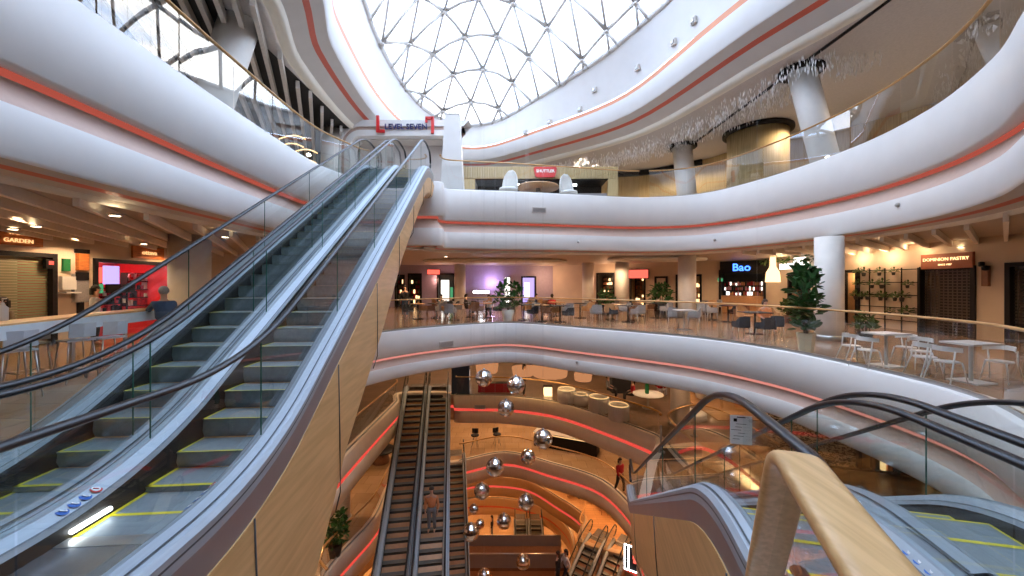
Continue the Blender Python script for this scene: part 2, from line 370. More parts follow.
def build_dome():
    s = 1.72; fr = MB(); gl = MB(); nd = MB(); hx = s*math.sqrt(3)/2
    def inside(p):
        c = False; n = len(Pd)
        for i in range(n):
            a, b = Pd[i], Pd[i-1]
            if (a.y > p[1]) != (b.y > p[1]) and p[0] < (b.x-a.x)*(p[1]-a.y)/(b.y-a.y)+a.x: c = not c
        return c
    g = {}
    for i in range(-11, 12):
        for j in range(-13, 14):
            x = cd.x+i*s+(j % 2)*s/2; y = cd.y+j*hx
            g[i,j] = (x, y)
    nodes = set(); seen = set()
    for (i,j), p in g.items():
        o = j % 2
        nb = [(i+1,j),(i+o,j+1),(i+o-1,j+1)]
        for q in nb:
            if q not in g: continue
            a = Vector((*p,0)); b = Vector((*g[q],0))
            ia, ib = inside(a), inside(b)
            if not ia and not ib: continue
            if not (ia and ib):       # clip the strut at the ring
                lo, hi = (a, b) if ia else (b, a); l0, h0 = lo.copy(), hi.copy()
                for _ in range(10):
                    mid = (l0+h0)/2
                    if inside(mid): l0 = mid
                    else: h0 = mid
                a, b = lo, h0
            m = (a+b)/2
            pts = []
            for t in (0,.5,1):
                q3 = a.lerp(b, t); q3.z = dome_z(q3.x, q3.y); pts.append(q3)
            fr.tube(pts, .075, 4, flat=1.5)
            for v, k in ((a,(i,j)),(b,q)):
                pass
        if inside(p):
            v = Vector((*p, dome_z(*p))); nd.lathe([(.03,-.13),(.13,-.1),(.13,-.02),(.03,.0)], (v.x,v.y,v.z-.02), 8)
    rr = 14; k = len(Pd); c0 = sum(Pd, Vector((0,0)))/k
    vs = []; fs = []
    for a in range(rr+1):
        t = a/rr
        for p in Pd:
            q = c0.lerp(p, max(t,.001)); vs.append((q.x,q.y,(dome_z(q.x,q.y)+.14)*1.0))
    for a in range(rr):
        for b in range(k): fs.append((a*k+b, a*k+(b+1)%k, (a+1)*k+(b+1)%k, (a+1)*k+b))
    gl.add(vs, fs, 0, True)
    root = struct('window_1', gl, 'dome_glass')
    obj('window_frame', fr, 'dome_frame', root); obj('frame_node', nd, 'dome_frame', root)
    rb = MB(); N = normals(Pd)
    rb.tube([(p.x+n.x*.02,p.y+n.y*.02,dome_z(p.x,p.y)+.1) for p, n in zip(Pd,N)], .12, 6, closed=True)
    # upstand wall between the ring and the dome edge
    m = len(Pd); rb.add([(p.x,p.y,CEIL7+3.95*ringscale(p.y)-.05) for p in Pd]+[(p.x,p.y,dome_z(p.x,p.y)+.15) for p in Pd], [(i,(i+1)%m,(i+1)%m+m,i+m) for i in range(m)])
    obj('kerb', rb, 'white', root)
build_dome()

# ceilings
def ceiling(zc, hole, mat, outer=None):
    outer = outer or [(-22,-14),(22,-14),(22,42),(-22,42)]
    polys = [[Vector((x,y,0)) for x, y in outer], [Vector((p[0],p[1],0)) for p in hole][::-1]]
    flat = [p for q in polys for p in q]
    return struct('ceiling', MB().add([(p.x,p.y,zc) for p in flat], [tuple(t) for t in tessellate_polygon(polys)]), mat)
def in_poly(P, x, y):
    c = False
    for i in range(len(P)):
        a, b = P[i], P[i-1]
        if (a[1] > y) != (b[1] > y) and x < (b[0]-a[0])*(y-a[1])/(b[1]-a[1])+a[0]: c = not c
    return c
N8 = normals(H8); H8o = [H8[i]-N8[i]*.3 for i in range(len(H8))]
c7 = ceiling(CEIL7+.02, H8o, 'grey_ceil')
N7 = normals(H7); H7o = [H7[i]-N7[i]*.88 for i in range(len(H7))]
ceiling(CEIL6+.0, H7o, 'ceil_beige')
def slat_field(poly, hole, z, h, th, pitch, c, parent_mat='slat', seglen=.6):
    """parallel ceiling slats, direction (c,1), clipped to poly minus hole"""
    mb = MB(); d = Vector((c,1)).normalized(); n = Vector((d.y,-d.x)); an = math.atan2(d.y, d.x)
    ks = range(-60, 61)
    for k in ks:
        run = None
        for s in range(-60, 90):
            p = n*(k*pitch)+d*(s*seglen); ok = in_poly(poly, p.x, p.y) and not in_poly(hole, p.x, p.y)
            if ok and run is None: run = s
            if not ok and run is not None:
                a = n*(k*pitch)+d*((run-.5)*seglen); b = n*(k*pitch)+d*((s-.5)*seglen); m = (a+b)/2
                mb.box((m.x,m.y,z), ((b-a).length, th, h), an); run = None
    return mb
# dark plenum with white slats on the left of level seven
left7 = [(-21,2),(-5.5,2),(-5.5,24),(-21,24)]
struct('ceiling', MB().box((-14.3,12.5,CEIL7+.0), (13,22.5,.02)), 'darkceil')
struct('ceiling', slat_field(left7, H8o, CEIL7-.22, .28, .12, .40, -.5), 'slat_dark')
left6 = [(-14,-6),(-5,-6),(-5,17),(-14,17)]
struct('ceiling', MB().box((-11.5,6,CEIL6-.015), (7.2,22,.02)), 'darkceil') if False else None
struct('ceiling', slat_field(left6, H7o, CEIL6-.1, .18, .08, .55, -.61), 'slat')
right6 = [(8,-4),(14.6,-4),(14.6,16.5),(8,16.5)]
struct('ceiling', slat_field(right6, H7o, CEIL6-.1, .18, .08, .55, 1.3), 'slat')
# oval dropped ceiling rafts over the far restaurants
mb = MB()
for (x,y,rx,ry) in ((-1.,22.5,4.2,1.8),(7.8,20.5,2.6,1.5)):
    mb.lathe([(1,-.14),(1.02,-.05),(1.0,.0)], (x,y,CEIL6-.02), 40, sx=rx, sy=ry)
struct('ceiling', mb, 'cream')

# enclosing walls
wl = MB()
for x in (-21.5, 21.5): wl.box((x,14,-7), (.3,56,34))
for y in (-13.5, 41.5): wl.box((0,y,-7), (43,.3,34))
struct('wall_outer', wl, 'wall6')

# ------------------------------------------------------------ glass balustrades
def balustrade(P, z, h, label, closed=False, gmat='glass', rmat='gold', panel=1.6, rr=.035, group=None, off=-.12):
    N = normals(P, closed); Q = [P[i]+N[i]*off for i in range(len(P))]
    L = [0.]
    for i in range(1, len(Q)): L.append(L[-1]+(Q[i]-Q[i-1]).length)
    def at(s):
        s = min(max(s,0), L[-1])
        for i in range(1, len(Q)):
            if L[i] >= s: return Q[i-1].lerp(Q[i], (s-L[i-1])/max(1e-6, L[i]-L[i-1]))
        return Q[-1]
    c = Q[len(Q)//2]
    root = thing('glass_balustrade', label, 'balustrade', (c.x,c.y,z), 0, group)
    k = max(1, round(L[-1]/panel)); w = L[-1]/k
    for i in range(k):
        pts = [at(i*w+.015+(w-.03)*t/4) for t in range(5)]
        mb = MB(); sweep(mb, [p-c for p in pts], [(0,.0),(0,h-.02)], False)
        obj('glass_panel', mb, gmat, root)
    mb = MB(); mb.tube([(p.x-c.x,p.y-c.y,h) for p in [at(L[-1]*t/90) for t in range(91)]], rr, 8, flat=.6)
    obj('handrail', mb, rmat, root)
    mb = MB(); sweep_solid(mb, [p-c for p in Q], -.02, .02, 0.0, .07, False); obj('base_channel', mb, 'leg_metal', root)
    return root
def sub(P, f):       # the longest run of loop points that satisfy f
    n = len(P); best = []; cur = []
    for i in range(2*n):
        if f(P[i % n]):
            cur.append(P[i % n])
            if len(cur) > len(best): best = cur[:]
            if len(cur) >= n: break
        else: cur = []
    return best
balustrade(sub(H7, lambda p: p.x > -2.78 and p.y > 15 and p.x < 6.2), L7, 1.25, 'clear glass balustrade with thin golden handrail in front of the level seven lounge', rr=.045)
balustrade(sub(H7, lambda p: p.x > 5.9 and p.y > 4), L7, 1.25, 'reflective glass balustrade curving round the right side of level seven with thin golden handrail', gmat='glass7', rr=.045)
balustrade(sub(H7, lambda p: p.x < -5.5 and p.y < 14.6 and p.y > -1), L7, 1.25, 'reflective glass balustrade along the left edge of level seven above the white band', gmat='glass7', rr=.045)
balustrade(sub(H6, lambda p: p.y > 2.6 and not (p.x < -4.9)), L6, 1.12, 'long curved glass balustrade with golden handrail in front of the restaurants', rr=.04)
balustrade(sub(H5, lambda p: p.x > -3.3 and p.y > 15.2), L5, 1.05, 'glass balustrade with golden handrail in front of the round tub seats one floor down', rr=.055)
balustrade(sub(H5, lambda p: p.x < -5.9 and p.y < 21), L5, 1.05, 'glass balustrade on the left edge beside the central escalators, one floor down', rr=.055)
balustrade(sub(H5B, lambda p: p.y > 12), L5, 1.05, 'glass balustrade of the small right void behind the descending escalators', rr=.055)
balustrade(sub(H4, lambda p: p.x > -3.3 and p.y > 14), L4, 1.05, 'curved glass balustrade with golden rail two floors down below the tub seats', rr=.055)
balustrade(sub(H4, lambda p: p.x < -6.1 and p.y < 21), L4, 1.05, 'wooden railed glass balustrade at the lower left beside the potted plant', rr=.055)
balustrade(sub(H3, lambda p: p.y > 22.8 and p.x > -6), L3, 1.05, 'glass balustrade on the tan edge three floors down', rr=.055)
balustrade(sub(H2, lambda p: p.y > 26 and p.x > -6), L2, 1.05, 'glass balustrade with wooden rail around the lowest ring', rr=.055)

# ------------------------------------------------------------ escalators
def fpath(y, m, H, r=.3):
    """nose line height with eased ends"""
    def soft(u): return 0. if u < -r else (u if u > r else (u+r)**2/(4*r))
    return m*(soft(y)-soft(y-H/m))
def escalator(label, base, c, H, m, w, hs, hh, olw, orw, pitch=.32, flo=1.2, fhi=1.0, flip=False, clad=None, group=None,
              signs=False, depth=(1.4,.8), belly=.25, cladmat='wood', yellow=True, skip=None, glassm='glass_esc', trim_h=.3, newel=True, rb_=1.0, hext=(0,0), jsp=1.75, stepm=('step','step_riser')):
    """local frame: y runs uphill, x to the right, z up; base = foot of the incline"""
    th = -math.atan(c)+(pi if flip else 0)
    root = thing('escalator', label, 'escalator', base, th, group)
    Lh = H/m; y0, y1 = -flo, Lh+fhi
    f = lambda y: fpath(y, m, H)
    fb = lambda y: fpath(y, m, H, rb_)
    ys = [y0+(y1-y0)*i/110 for i in range(111)]
    # steps, each its own mesh sharing one shape per riser height
    cache = {}
    k0, k1 = math.floor((-min(flo,1.1)*.5)/pitch), math.ceil((Lh+fhi*.6)/pitch)
    for k in range(k0, k1+1):
        y = k*pitch; z = f(y); dz = round(z-f(y-pitch), 3)
        if dz not in cache:
            mb = MB(); e = .03 if abs(dz) < .05 else .018
            mb.add([(-w/2,0,0),(w/2,0,0),(w/2,pitch,0),(-w/2,pitch,0)], [(0,1,2,3)])
            rp = [(0,0),(.012,-.02),(.0,-dz*.5-.02),(.035,-dz-.02)]
            mb.add([(s*w/2, a, b) for a, b in rp for s in (-1,1)], [(0,1,3,2),(2,3,5,4),(4,5,7,6)], 1, True)
            if yellow:
                for q in ((-w/2,-w/2+e,0,pitch),(w/2-e,w/2,0,pitch),(-w/2,w/2,0,e)):
                    mb.add([(q[0],q[2],.003),(q[1],q[2],.003),(q[1],q[3],.003),(q[0],q[3],.003)], [(0,1,2,3)], 2)
            cache[dz] = mb.mesh('step', [M[stepm[0]], M[stepm[1]], M['yellow']])
        obj('step', cache[dz], 'step', root, (0,y,z))
    # combs and landing plates
    for nm, a, b, z in (('landing_plate', y0-1.0, k0*pitch+.02, 0), ('landing_plate', (k1+1)*pitch-.02, y1+.9, H)):
        mb = MB(); mb.box((0,(a+b)/2,z-.018), (w+.0,abs(b-a),.06)); ym = b if a < 0 else a
        mb.box((0,ym,z+.008), (w,.10,.012), mi=1); obj('landing_plate', mb, ['plate','leg_metal'], root)
    for s, ow in ((-1,olw),(1,orw)):
        X = lambda v: s*v
        # skirt
        mb = MB(); mb.loft([[(X(w/2+.004),y,f(y)-.32),(X(w/2+.004),y,fb(y)+.10),(X(w/2+.02),y,fb(y)+.12)] for y in ys], closed_ring=False)
        obj('skirt_panel', mb, 'skirt', root)
        # inner deck
        mb = MB()
        mb.loft([[(X(w/2+.004),y,fb(y)+.10),(X(w/2+.02),y,fb(y)+.135),(X(hs-.02),y,fb(y)+.19),(X(hs),y,fb(y)+.19)] for y in ys], closed_ring=False)
        mb.loft([[(X(w/2+.018),y,fb(y)+.136),(X(w/2+.028),y,fb(y)+.142)] for y in ys], closed_ring=False, mi=1)
        obj('inner_deck', mb, ['deck','deck_line'], root)
        mb = MB()
        mb.loft([[(X(hs),y,fb(y)+.19),(X(hs+.02),y,fb(y)+.20),(X(ow-.03),y,fb(y)+.17),(X(ow),y,fb(y)+.14),(X(ow),y,fb(y)+.03)] for y in ys], closed_ring=False)
        mb.loft([[(X(hs+(ow-hs)*.55),y,fb(y)+.191),(X(hs+(ow-hs)*.55+.012),y,fb(y)+.189)] for y in ys], closed_ring=False, mi=1)
        mb.loft([[(X(ow+.001),y,fb(y)+.10),(X(ow+.001),y,fb(y)+.085)] for y in ys], closed_ring=False, mi=1)
        obj('outer_deck', mb, ['deck','deck_line'], root)
        # glass in panels
        hy0, hy1 = y0-hext[0], y1+hext[1]; ga, gb = hy0+.12, hy1-.12; kp = max(4, round((gb-ga)/1.9)); wp = (gb-ga)/kp
        for i in range(kp):
            mb = MB(); pts = [ga+i*wp+.01+(wp-.02)*t/8 for t in range(9)]
            mb.loft([[(X(hs),y,fb(y)+.19),(X(hs),y,fb(y)+hh-.02)] for y in pts], closed_ring=False)
            g = obj('glass_panel', mb, glassm, root)
        for i in range(1,kp):
            y = ga+i*wp; obj('glass_joint', MB().box((X(hs),y,fb(y)+.19+(hh-.21)/2), (.010,.006,hh-.21)), 'glass_edge', root)
        # handrail with newels
        path = [(X(hs),y,fb(y)+hh) for y in [hy0+(hy1-hy0)*i/110 for i in range(111)]]
        if newel:
            rn = (hh-.2)/2*.82
            lo = [(X(hs),hy0-rn*sin(a),hh-rn+rn*cos(a)) for a in [pi*i/10 for i in range(1,11)]][::-1]
            hi = [(X(hs),hy1+rn*sin(a),H+hh-rn+rn*cos(a)) for a in [pi*i/10 for i in range(1,11)]]
            lo = [(X(hs),hy0+.1,hh-2*rn)]+lo; hi = hi+[(X(hs),hy1-.1,H+hh-2*rn)]
            for cy, cz, sg in ((hy0,hh-rn,-1),(hy1,H+hh-rn,1)):   # rounded glass ends
                arc = [(X(hs),cy+sg*rn*.97*sin(a),cz+rn*.97*cos(a)) for a in [pi*i/10 for i in range(11)]]
                obj('glass_end', MB().add(arc+[(X(hs),cy-sg*.12,cz+rn*.97),(X(hs),cy-sg*.12,cz-rn*.97-.0)], [tuple(range(11))+(12,11)]), glassm, root)
                obj('glass_edge', MB().tube(arc, .006, 5), 'glass_edge', root)
            path = lo+path+hi
        mb = MB(); mb.tube(path, .036, 8, flat=.62); obj('handrail', mb, 'rubber', root)
    # truss cladding
    mb = MB()
    def dep(y):
        if isinstance(depth[0], tuple):
            if y <= depth[0][0]: return depth[0][1]
            for (a,da),(b,db) in zip(depth, depth[1:]):
                if y <= b: return da+(db-da)*(y-a)/(b-a)
            return depth[-1][1]
        t = min(1,max(0,y/Lh)); return depth[0]*(1-t)+depth[1]*t
    for s, ow in ((-1,olw),(1,orw)):
        mb.loft([[(s*ow,y,fb(y)+.03),(s*(ow-.01),y,fb(y)-trim_h)] for y in ys], closed_ring=False)
    obj('side_trim', mb, 'trim_grey', root)
    mb = MB(); rings = []
    cy = [y0+ (y1-y0)*i/60 for i in range(61)]
    if clad: cy = [clad[0]+(clad[1]-clad[0])*i/60 for i in range(61)]
    for y in cy:
        zb = fb(y)-trim_h; d = dep(y); zz = zb-d
        rings.append([(olw*-1,y,zb),(-olw+.02,y,zb-d*.45),(-olw+belly*.5,y,zz+d*.16),(-olw+belly*1.5,y,zz),
                      (orw-belly*1.5,y,zz),(orw-belly*.5,y,zz+d*.16),(orw-.02,y,zb-d*.45),(orw,y,zb)])
    # rounded upper end
    yE = cy[-1]; zb = fb(yE)-trim_h; d = dep(yE)
    for a in (30,60,85):
        t = cos(a*pi/180); q = d*(.25+.75*t)
        rings.append([(x, yE+.5*sin(a*pi/180), zb-(zb-z)*(q/d)) for x, _, z in rings[60]])
    mb.loft(rings, closed_ring=True, smooth=False)
    cl = obj('truss_cladding', mb, cladmat, root)
    for y in [cy[0]+1.1+jsp*i for i in range(int((cy[-1]-cy[0]-1.2)/jsp)+1)]:
        zb = fb(y)-trim_h; d = dep(y); e = .004
        pr = [(orw+.0,zb),(orw-.02,zb-d*.45),(orw-belly*.5,zb-d*.84),(orw-belly*1.5,zb-d)]
        for s, o in ((1,orw),(-1,olw)):
            pp = [((x-orw+o)*s+s*e, z) for x, z in pr]
            obj('panel_joint', MB().tube([(x,y+.10*j,z-.0) for j, (x,z) in enumerate(pp)], .008, 4), 'deck_line', root)
    if signs:
        for s, zside in ((-1, 0),(1, 0)):
            for yy in (0,):
                g = MB(); ym = signs[0]
                for i in range(4):
                    cyy = ym+i*.075; xx = s*(w/2+.062); nx = .0
                    # discs lie on the slanting inner deck
                    fz = fb(cyy)
                    A = [(xx+.034*cos(t)*s*.96, cyy+.034*sin(t), fz+.168+.034*cos(t)*.5) for t in [2*pi*k/16 for k in range(16)]]
                    g.add(A, [tuple(range(16))], 0 if i < 3 else 1)
                    B = [(xx+.025*cos(t)*s*.96, cyy+.025*sin(t), fz+.171+.025*cos(t)*.5) for t in [2*pi*k/16 for k in range(16)]]
                    if i == 3: g.add(B, [tuple(range(16))], 2)
                    g.box((xx, cyy, fz+.173), (.030,.012,.003), .5 if i < 3 else .8, 2 if i < 3 else 1, ry=-.45*s)
                    if i < 3: g.box((xx-.014*s, cyy+.012, fz+.166), (.012,.012,.003), 0, 2, ry=-.45*s)
                obj('safety_signs', g, ['blue','signred','paper'], root)
            g = MB(); g.tube([(s*(w/2-.012),signs[0]-.02,signs[1]+.05),(s*(w/2-.012),signs[0]+.25,signs[1]+.05)], .016, 8)
            obj('skirt_lamp', g, 'lamp_white', root)
    return root

mE = .58; YB = 3.12
def ebase(a, c, Y, z): return (a+c*Y, Y, z)
E1 = escalator('near ascending escalator to level seven with plywood side, right one of the foreground pair', ebase(-2.40,-.08,YB,0), -.08, L7, mE, .68, .455, 1.04, .54, .62,
    pitch=.32, flo=1.3, fhi=1.3, signs=(-.55,0), depth=((-1.5,2.5),(.5,2.5),(1.4,2.1),(1.95,1.75),(3.95,1.4),(5.65,.9),(8.5,.65),(12,.55)), belly=.1, clad=(-1.3,10.7), trim_h=.2, rb_=.8, hext=(.4,0))
E2 = escalator('far left escalator to level seven behind its neighbour, beside the counter', ebase(-3.48,-.08,YB,0), -.08, L7, mE, .68, .41, 1.04, .62, .54,
    pitch=.32, flo=1.3, fhi=1.3, signs=(-.55,0), depth=(1.2,.6), belly=.1, clad=(-1.3,10.7), trim_h=.2, rb_=.8, hext=(.4,0))
mR = .577; cR = .23; YR = 2.85; LR = 4.6/mR
def rbase(a):
    u = Vector((cR,1)).normalized(); p = Vector((a+cR*YR, YR))+u*LR; return (p.x,p.y,L5)
escalator('descending escalator beside the wooden rail end, left one of the right foreground pair', rbase(1.38), cR, 4.6, mR, .66, .42, .93, .6, .54, hext=(0,.25), flip=True,
    pitch=.32, flo=.9, fhi=1.0, depth=(1.3,1.2), belly=.1, trim_h=.17, rb_=.6, jsp=3.4, signs=(LR+.6,4.6), clad=(.6,LR+1.0))
escalator('descending escalator at the right frame edge with yellow edged steps and blue safety signs', rbase(2.48), cR, 4.6, mR, .66, .42, .93, .54, .6, hext=(0,.5), flip=True,
    pitch=.32, flo=.9, fhi=1.0, depth=(1.3,1.2), belly=.1, trim_h=.17, rb_=.6, jsp=3.4, signs=(LR+.6,4.6), clad=(.6,LR+1.0))
# central pair, level five down to level four
mM = .5; cM = -.156
def mbase(x, Y, H, m):
    u = Vector((cM,1)).normalized(); p = Vector((x,Y))-u*(H/m); return p
for i, (x, lab) in enumerate(((-5.62,'left escalator of the central pair going down to the level with the potted plant'),(-4.28,'right escalator of the central pair, carrying a rider in orange'))):
    p = mbase(x, 22.1, 4.6, mM)
    escalator(lab, (p.x,p.y,L4), cM, 4.6, mM, .86, .55, 1.0, .70 if i == 0 else .64, .64 if i == 0 else .70, pitch=.36, flo=1.0, fhi=.9,
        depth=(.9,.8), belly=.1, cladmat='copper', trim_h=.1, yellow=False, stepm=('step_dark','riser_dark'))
p = mbase(-3.45, 23.3, 4.6, mM)
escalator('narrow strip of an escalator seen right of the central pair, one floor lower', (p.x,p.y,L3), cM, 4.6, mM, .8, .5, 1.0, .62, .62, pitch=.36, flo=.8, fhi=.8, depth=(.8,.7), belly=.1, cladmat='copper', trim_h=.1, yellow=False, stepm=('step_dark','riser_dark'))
cD = .75
for x, Y, lab in ((4.75,22.5,'lower right escalator dropping away from the orange lit floor, left one of two'),(6.1,22.0,'lower right escalator beside the white framed sign, right one of two')):
    u = Vector((cD,1)).normalized(); p = Vector((x,Y))-u*9.2
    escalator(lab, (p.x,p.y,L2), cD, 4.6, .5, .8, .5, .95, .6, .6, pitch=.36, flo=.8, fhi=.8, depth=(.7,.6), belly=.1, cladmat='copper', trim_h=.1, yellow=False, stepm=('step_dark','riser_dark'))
for x, lab in ((.75,'small escalator deep below on the left of a pair under the tan ring'),(2.0,'small escalator deep below on the right of a pair under the tan ring')):
    escalator(lab, (x,31.5-9.2,L1), 0., 4.6, .5, .8, .5, .95, .62, .62, pitch=.36, flo=.8, fhi=.8, depth=(.7,.6), belly=.1, cladmat='copper', trim_h=.1, yellow=False, stepm=('step_dark','riser_dark'))

# wooden rail end in the foreground
t = thing('wooden_rail_end', 'broad pale wooden handrail end curling down beside the escalator in the right foreground', 'handrail', (.84,1.1,0))
def strip(path, w, th, side):
    rings = []
    for i, p in enumerate(path):
        a = path[max(0,i-1)]; b = path[min(len(path)-1,i+1)]; tt = (b-a).normalized(); n = tt.cross(side).normalized()
        s = side-tt*side.dot(tt); s.normalize(); r = []
        for k in range(16):
            an = 2*pi*k/16; cx = abs(cos(an))**.55*(1 if cos(an) > 0 else -1); sx = abs(sin(an))**.55*(1 if sin(an) > 0 else -1)
            r.append(p+s*cx*w/2+n*sx*th/2)
        rings.append(r)
    return MB().loft(rings, smooth=True)
B = Vector((.84,1.1,0)); dirr = Vector((.19,.45,0)).normalized(); side = Vector((dirr.y,-dirr.x,0))
pth = [Vector((0,0,1.17))-dirr*(.95-.95*i/8) for i in range(9)]
rb = .2
for i in range(1, 11):
    a = i*pi/2/10*.70; pth.append(Vector((0,0,1.17-rb))+dirr*rb*sin(a)+Vector((0,0,rb*cos(a))))
for i in range(1, 9): pth.append(pth[18]+(pth[18]-pth[17]).normalized()*.13*i)
obj('handrail', strip(pth, .125, .055, side), 'wood_rail', t)
mb = MB(); q = [p for p in pth]
mb.add([p+Vector((0,0,-.02)) if i < 9 else p-dirr*.02 for i, p in enumerate(q)]+[Vector((q[0].x,q[0].y,.0)),], [tuple(range(len(q)+1))])
obj('glass_panel', mb, 'glass', t)

# ------------------------------------------------------------ columns
def column(label, px, r, zb, zt, Y, lean=0., collar=True, mat='column', base=False):
    X = (px-CX)*Y/F
    c = thing('column', label, 'column', (X,Y,zb))
    mb = MB(); n = 32; h = zt-zb
    mb.loft([[(lean*(1-t)+r*cos(2*pi*j/n), r*sin(2*pi*j/n), h*t) for j in range(n)] for t in (0,.5,1)], smooth=True)
    obj('shaft', mb, mat, c)
    if collar:
        mb = MB(); 
        mb.lathe([(r+.02,-.12),(r+.22,-.12),(r+.22,-.02),(r+.02,-.02)], (0,0,h), 32)
        for j in range(40): mb.box(((r+.23)*cos(j*pi/20),(r+.23)*sin(j*pi/20),h-.07), (.03,.05,.13), j*pi/20)
        obj('collar', mb, 'dark', c)
    if base:
        mb = MB(); mb.lathe([(r+.05,0),(r+.05,.16),(r+.01,.18)], (0,0,0), 32); obj('base_ring', mb, 'leg_metal', c)
    return c
column('round white column on level seven, at the upper right, with black ribbed collar', 801, .43, L7, CEIL7, 13.3, lean=.95)
column('round pale column on level seven behind the glass, right of the lounge, with black collar', 682, .50, L7, CEIL7, 20.6, lean=.35)
column('round white column among the hanging slats at upper left', 240, .50, L7, CEIL7, 10.9, lean=-1.2, collar=False)
column('short looking round column beside the level seven portal on the left', 334, .52, L7, CEIL7, 18.6, lean=-.2, collar=False)
column('thick round column beside the tall potted fig tree on the right', 829, .36, 0, CEIL6, 11.5, collar=False, base=True)
column('round column behind the grey chairs right of the centre', 687, .42, 0, CEIL6, 19.0, collar=False)
column('round column in the restaurant area, between the red sign and the bookshelves', 622, .40, 0, CEIL6, 23.5, collar=False)
column('round column far back, left of the wall of dark shelves', 588, .38, 0, CEIL6, 25.5, collar=False)
column('round column far back beside the lilac wall', 460, .38, 0, CEIL6, 26, collar=False)
column('thick round column left, behind the escalator handrails by the counter', 190, .5, 0, CEIL6, 11.2, collar=False)
column('round column one floor down at the edge of the dark floor', 680, .40, L5, L6-.12, 16.9, collar=False, base=True)
column('round column on the lower left beside the central escalators', 341, .40, L4, L5-.12, 17.5, collar=False, base=True)

# ------------------------------------------------------------ level seven: portal, pylon, kiosk
pt = thing('portal', 'white rounded portal frame at the head of the escalators carrying the level sign', 'portal', (-5.3,18.3,L7))
def arch(o, r, w, h, closed_end=False):
    pts = [(-w/2-o,0)]
    for i in range(9):
        a = pi-i*pi/16; pts.append((-w/2-o+r+o+ (r+o)*cos(a)*1.0, h-r+(r+o)*sin(a)))
    pts += [(w/2+o, h+o)]
    return pts
W = 5.0; Hh = 3.25
outerp = arch(.75, .5, W, Hh); innerp = arch(0, .5, W, Hh)
for (a, b, yy, mt, nm) in ((arch(.75,.5,W,Hh), arch(.46,.5,W,Hh), 0., 'white', 'outer_frame'), (arch(.46,.5,W,Hh), arch(.28,.5,W,Hh), .1, 'groove', 'recess'), (arch(.28,.5,W,Hh), arch(0,.5,W,Hh), 0., 'white', 'inner_frame')):
    mb = MB(); n = len(a)
    for i in range(n-1):
        qa = [a[i], a[i+1], b[i+1], b[i]]
        vs = [(x,yy,z) for x, z in qa]+[(x,yy+.9,z) for x, z in qa]
        mb.add(vs, [(0,1,2,3),(4,7,6,5),(0,4,5,1),(2,6,7,3)])
    obj(nm, mb, mt, pt)
obj('back_panel', MB().box((0,1.3,2.1), (W,.1,2.4)), 'grey_ceil', pt)
mb = MB(); mb.box((0,.9,3.22), (W,1.0,.05)); obj('ceiling_panel', mb, 'soffit', pt)
obj('portal_lintel_top', MB().box((.4,.6,4.35), (6.,1.2,.7)), 'white', pt) if False else None
zs = Hh+.40
text('sign_lettering', 'LEVEL SEVEN', .36, 'navy', pt, (.22,-.09,zs-.02), depth=.04, bold=.002)
mb = MB(); X0 = -1.12
mb.box((X0,-.12,zs+.1), (.13,.1,.8)); mb.box((X0+.17,-.12,zs-.24), (.32,.1,.13)); obj('red_bracket', mb, 'signred', pt)
mb = MB(); X0 = 1.5
mb.box((X0,-.12,zs+.05), (.13,.1,.8)); mb.box((X0-.17,-.12,zs+.38), (.34,.1,.13)); mb.box((X0-.3,-.12,zs+.27),(.1,.1,.2)); obj('red_bracket', mb, 'signred', pt)

py_ = thing('pylon', 'tall tapering white pylon between the level seven sign and the lounge', 'pylon', (-2.55,16.35,L7-.0))
def ring4(w, d, z): return [(-w/2,-d/2,z),(w/2,-d/2,z),(w/2,d/2,z),(-w/2,d/2,z)]
obj('shaft', MB().loft([ring4(.98,.5,0), ring4(.62,.5,3.3)]), 'white', py_)
obj('cap', MB().box((0,0,3.32), (.66,.54,.05)), 'white', py_)

M['kiosk_slat'] = grain('kiosk_slats', (.62,.48,.25), (.42,.30,.13), 12, (9,1,.1), .5)
ks = thing('kiosk', 'yellow timber slatted lounge kiosk front with long dark opening on level seven', 'kiosk', (2.2,19.9,L7))
def PK(px): return (px-512)*19.9/F-2.2
x0, x1 = PK(462), PK(618); a0, a1 = PK(475), PK(608)
mb = MB()
for i in range(64):
    x = x0+(x1-x0)*(i+.5)/64; mb.box((x,.0,1.93), ((x1-x0)/64*.7,.1,.62))
mb.box(((x0+x1)/2,.08,1.93), (x1-x0,.06,.62)); mb.box(((x0+a0)/2,.05,.8), (a0-x0,.12,1.64)); mb.box(((a1+x1)/2,.05,.8), (x1-a1,.12,1.64))
obj('slatted_front', mb, 'kiosk_slat', ks)
obj('dark_interior', MB().box(((a0+a1)/2,1.5,.8), (a1-a0,.1,1.7)).box(((a0+a1)/2,.8,1.6),(a1-a0,1.5,.05)), 'dark', ks)
obj('counter', MB().box(((a0+a1)/2,.5,.45), (a1-a0,.6,.9)), 'trim_grey', ks)
mb = MB()
for x in (PK(517),PK(570)): mb.box((x,.15,1.32), (.75,.05,.10))
obj('menu_light', mb, 'lamp_white', ks)
sg = thing('shop_sign', 'rounded red sign with white lettering above the lounge kiosk', 'sign', (PK(545)+2.2,19.75,L7+1.9))
obj('board', MB().prism([(-.6+.12*(abs(t) > .5),0) for t in (0,)] and [(.58*cos(a)*(1 if abs(cos(a)) < .9 else 1.0), .0) for a in (0,1)] or [], 0, .1) if False else MB().loft([[(.60,y,.20),(.55,y,.28),(-.55,y,.28),(-.60,y,.20),(-.52,y,-.18),(-.4,y,-.26),(.4,y,-.26),(.52,y,-.18)] for y in (-.05,.05)]), 'signred', sg)
text('lettering', 'SHUTTLER', .20, 'paper', sg, (0,-.07,.05), depth=.008, bold=.006)
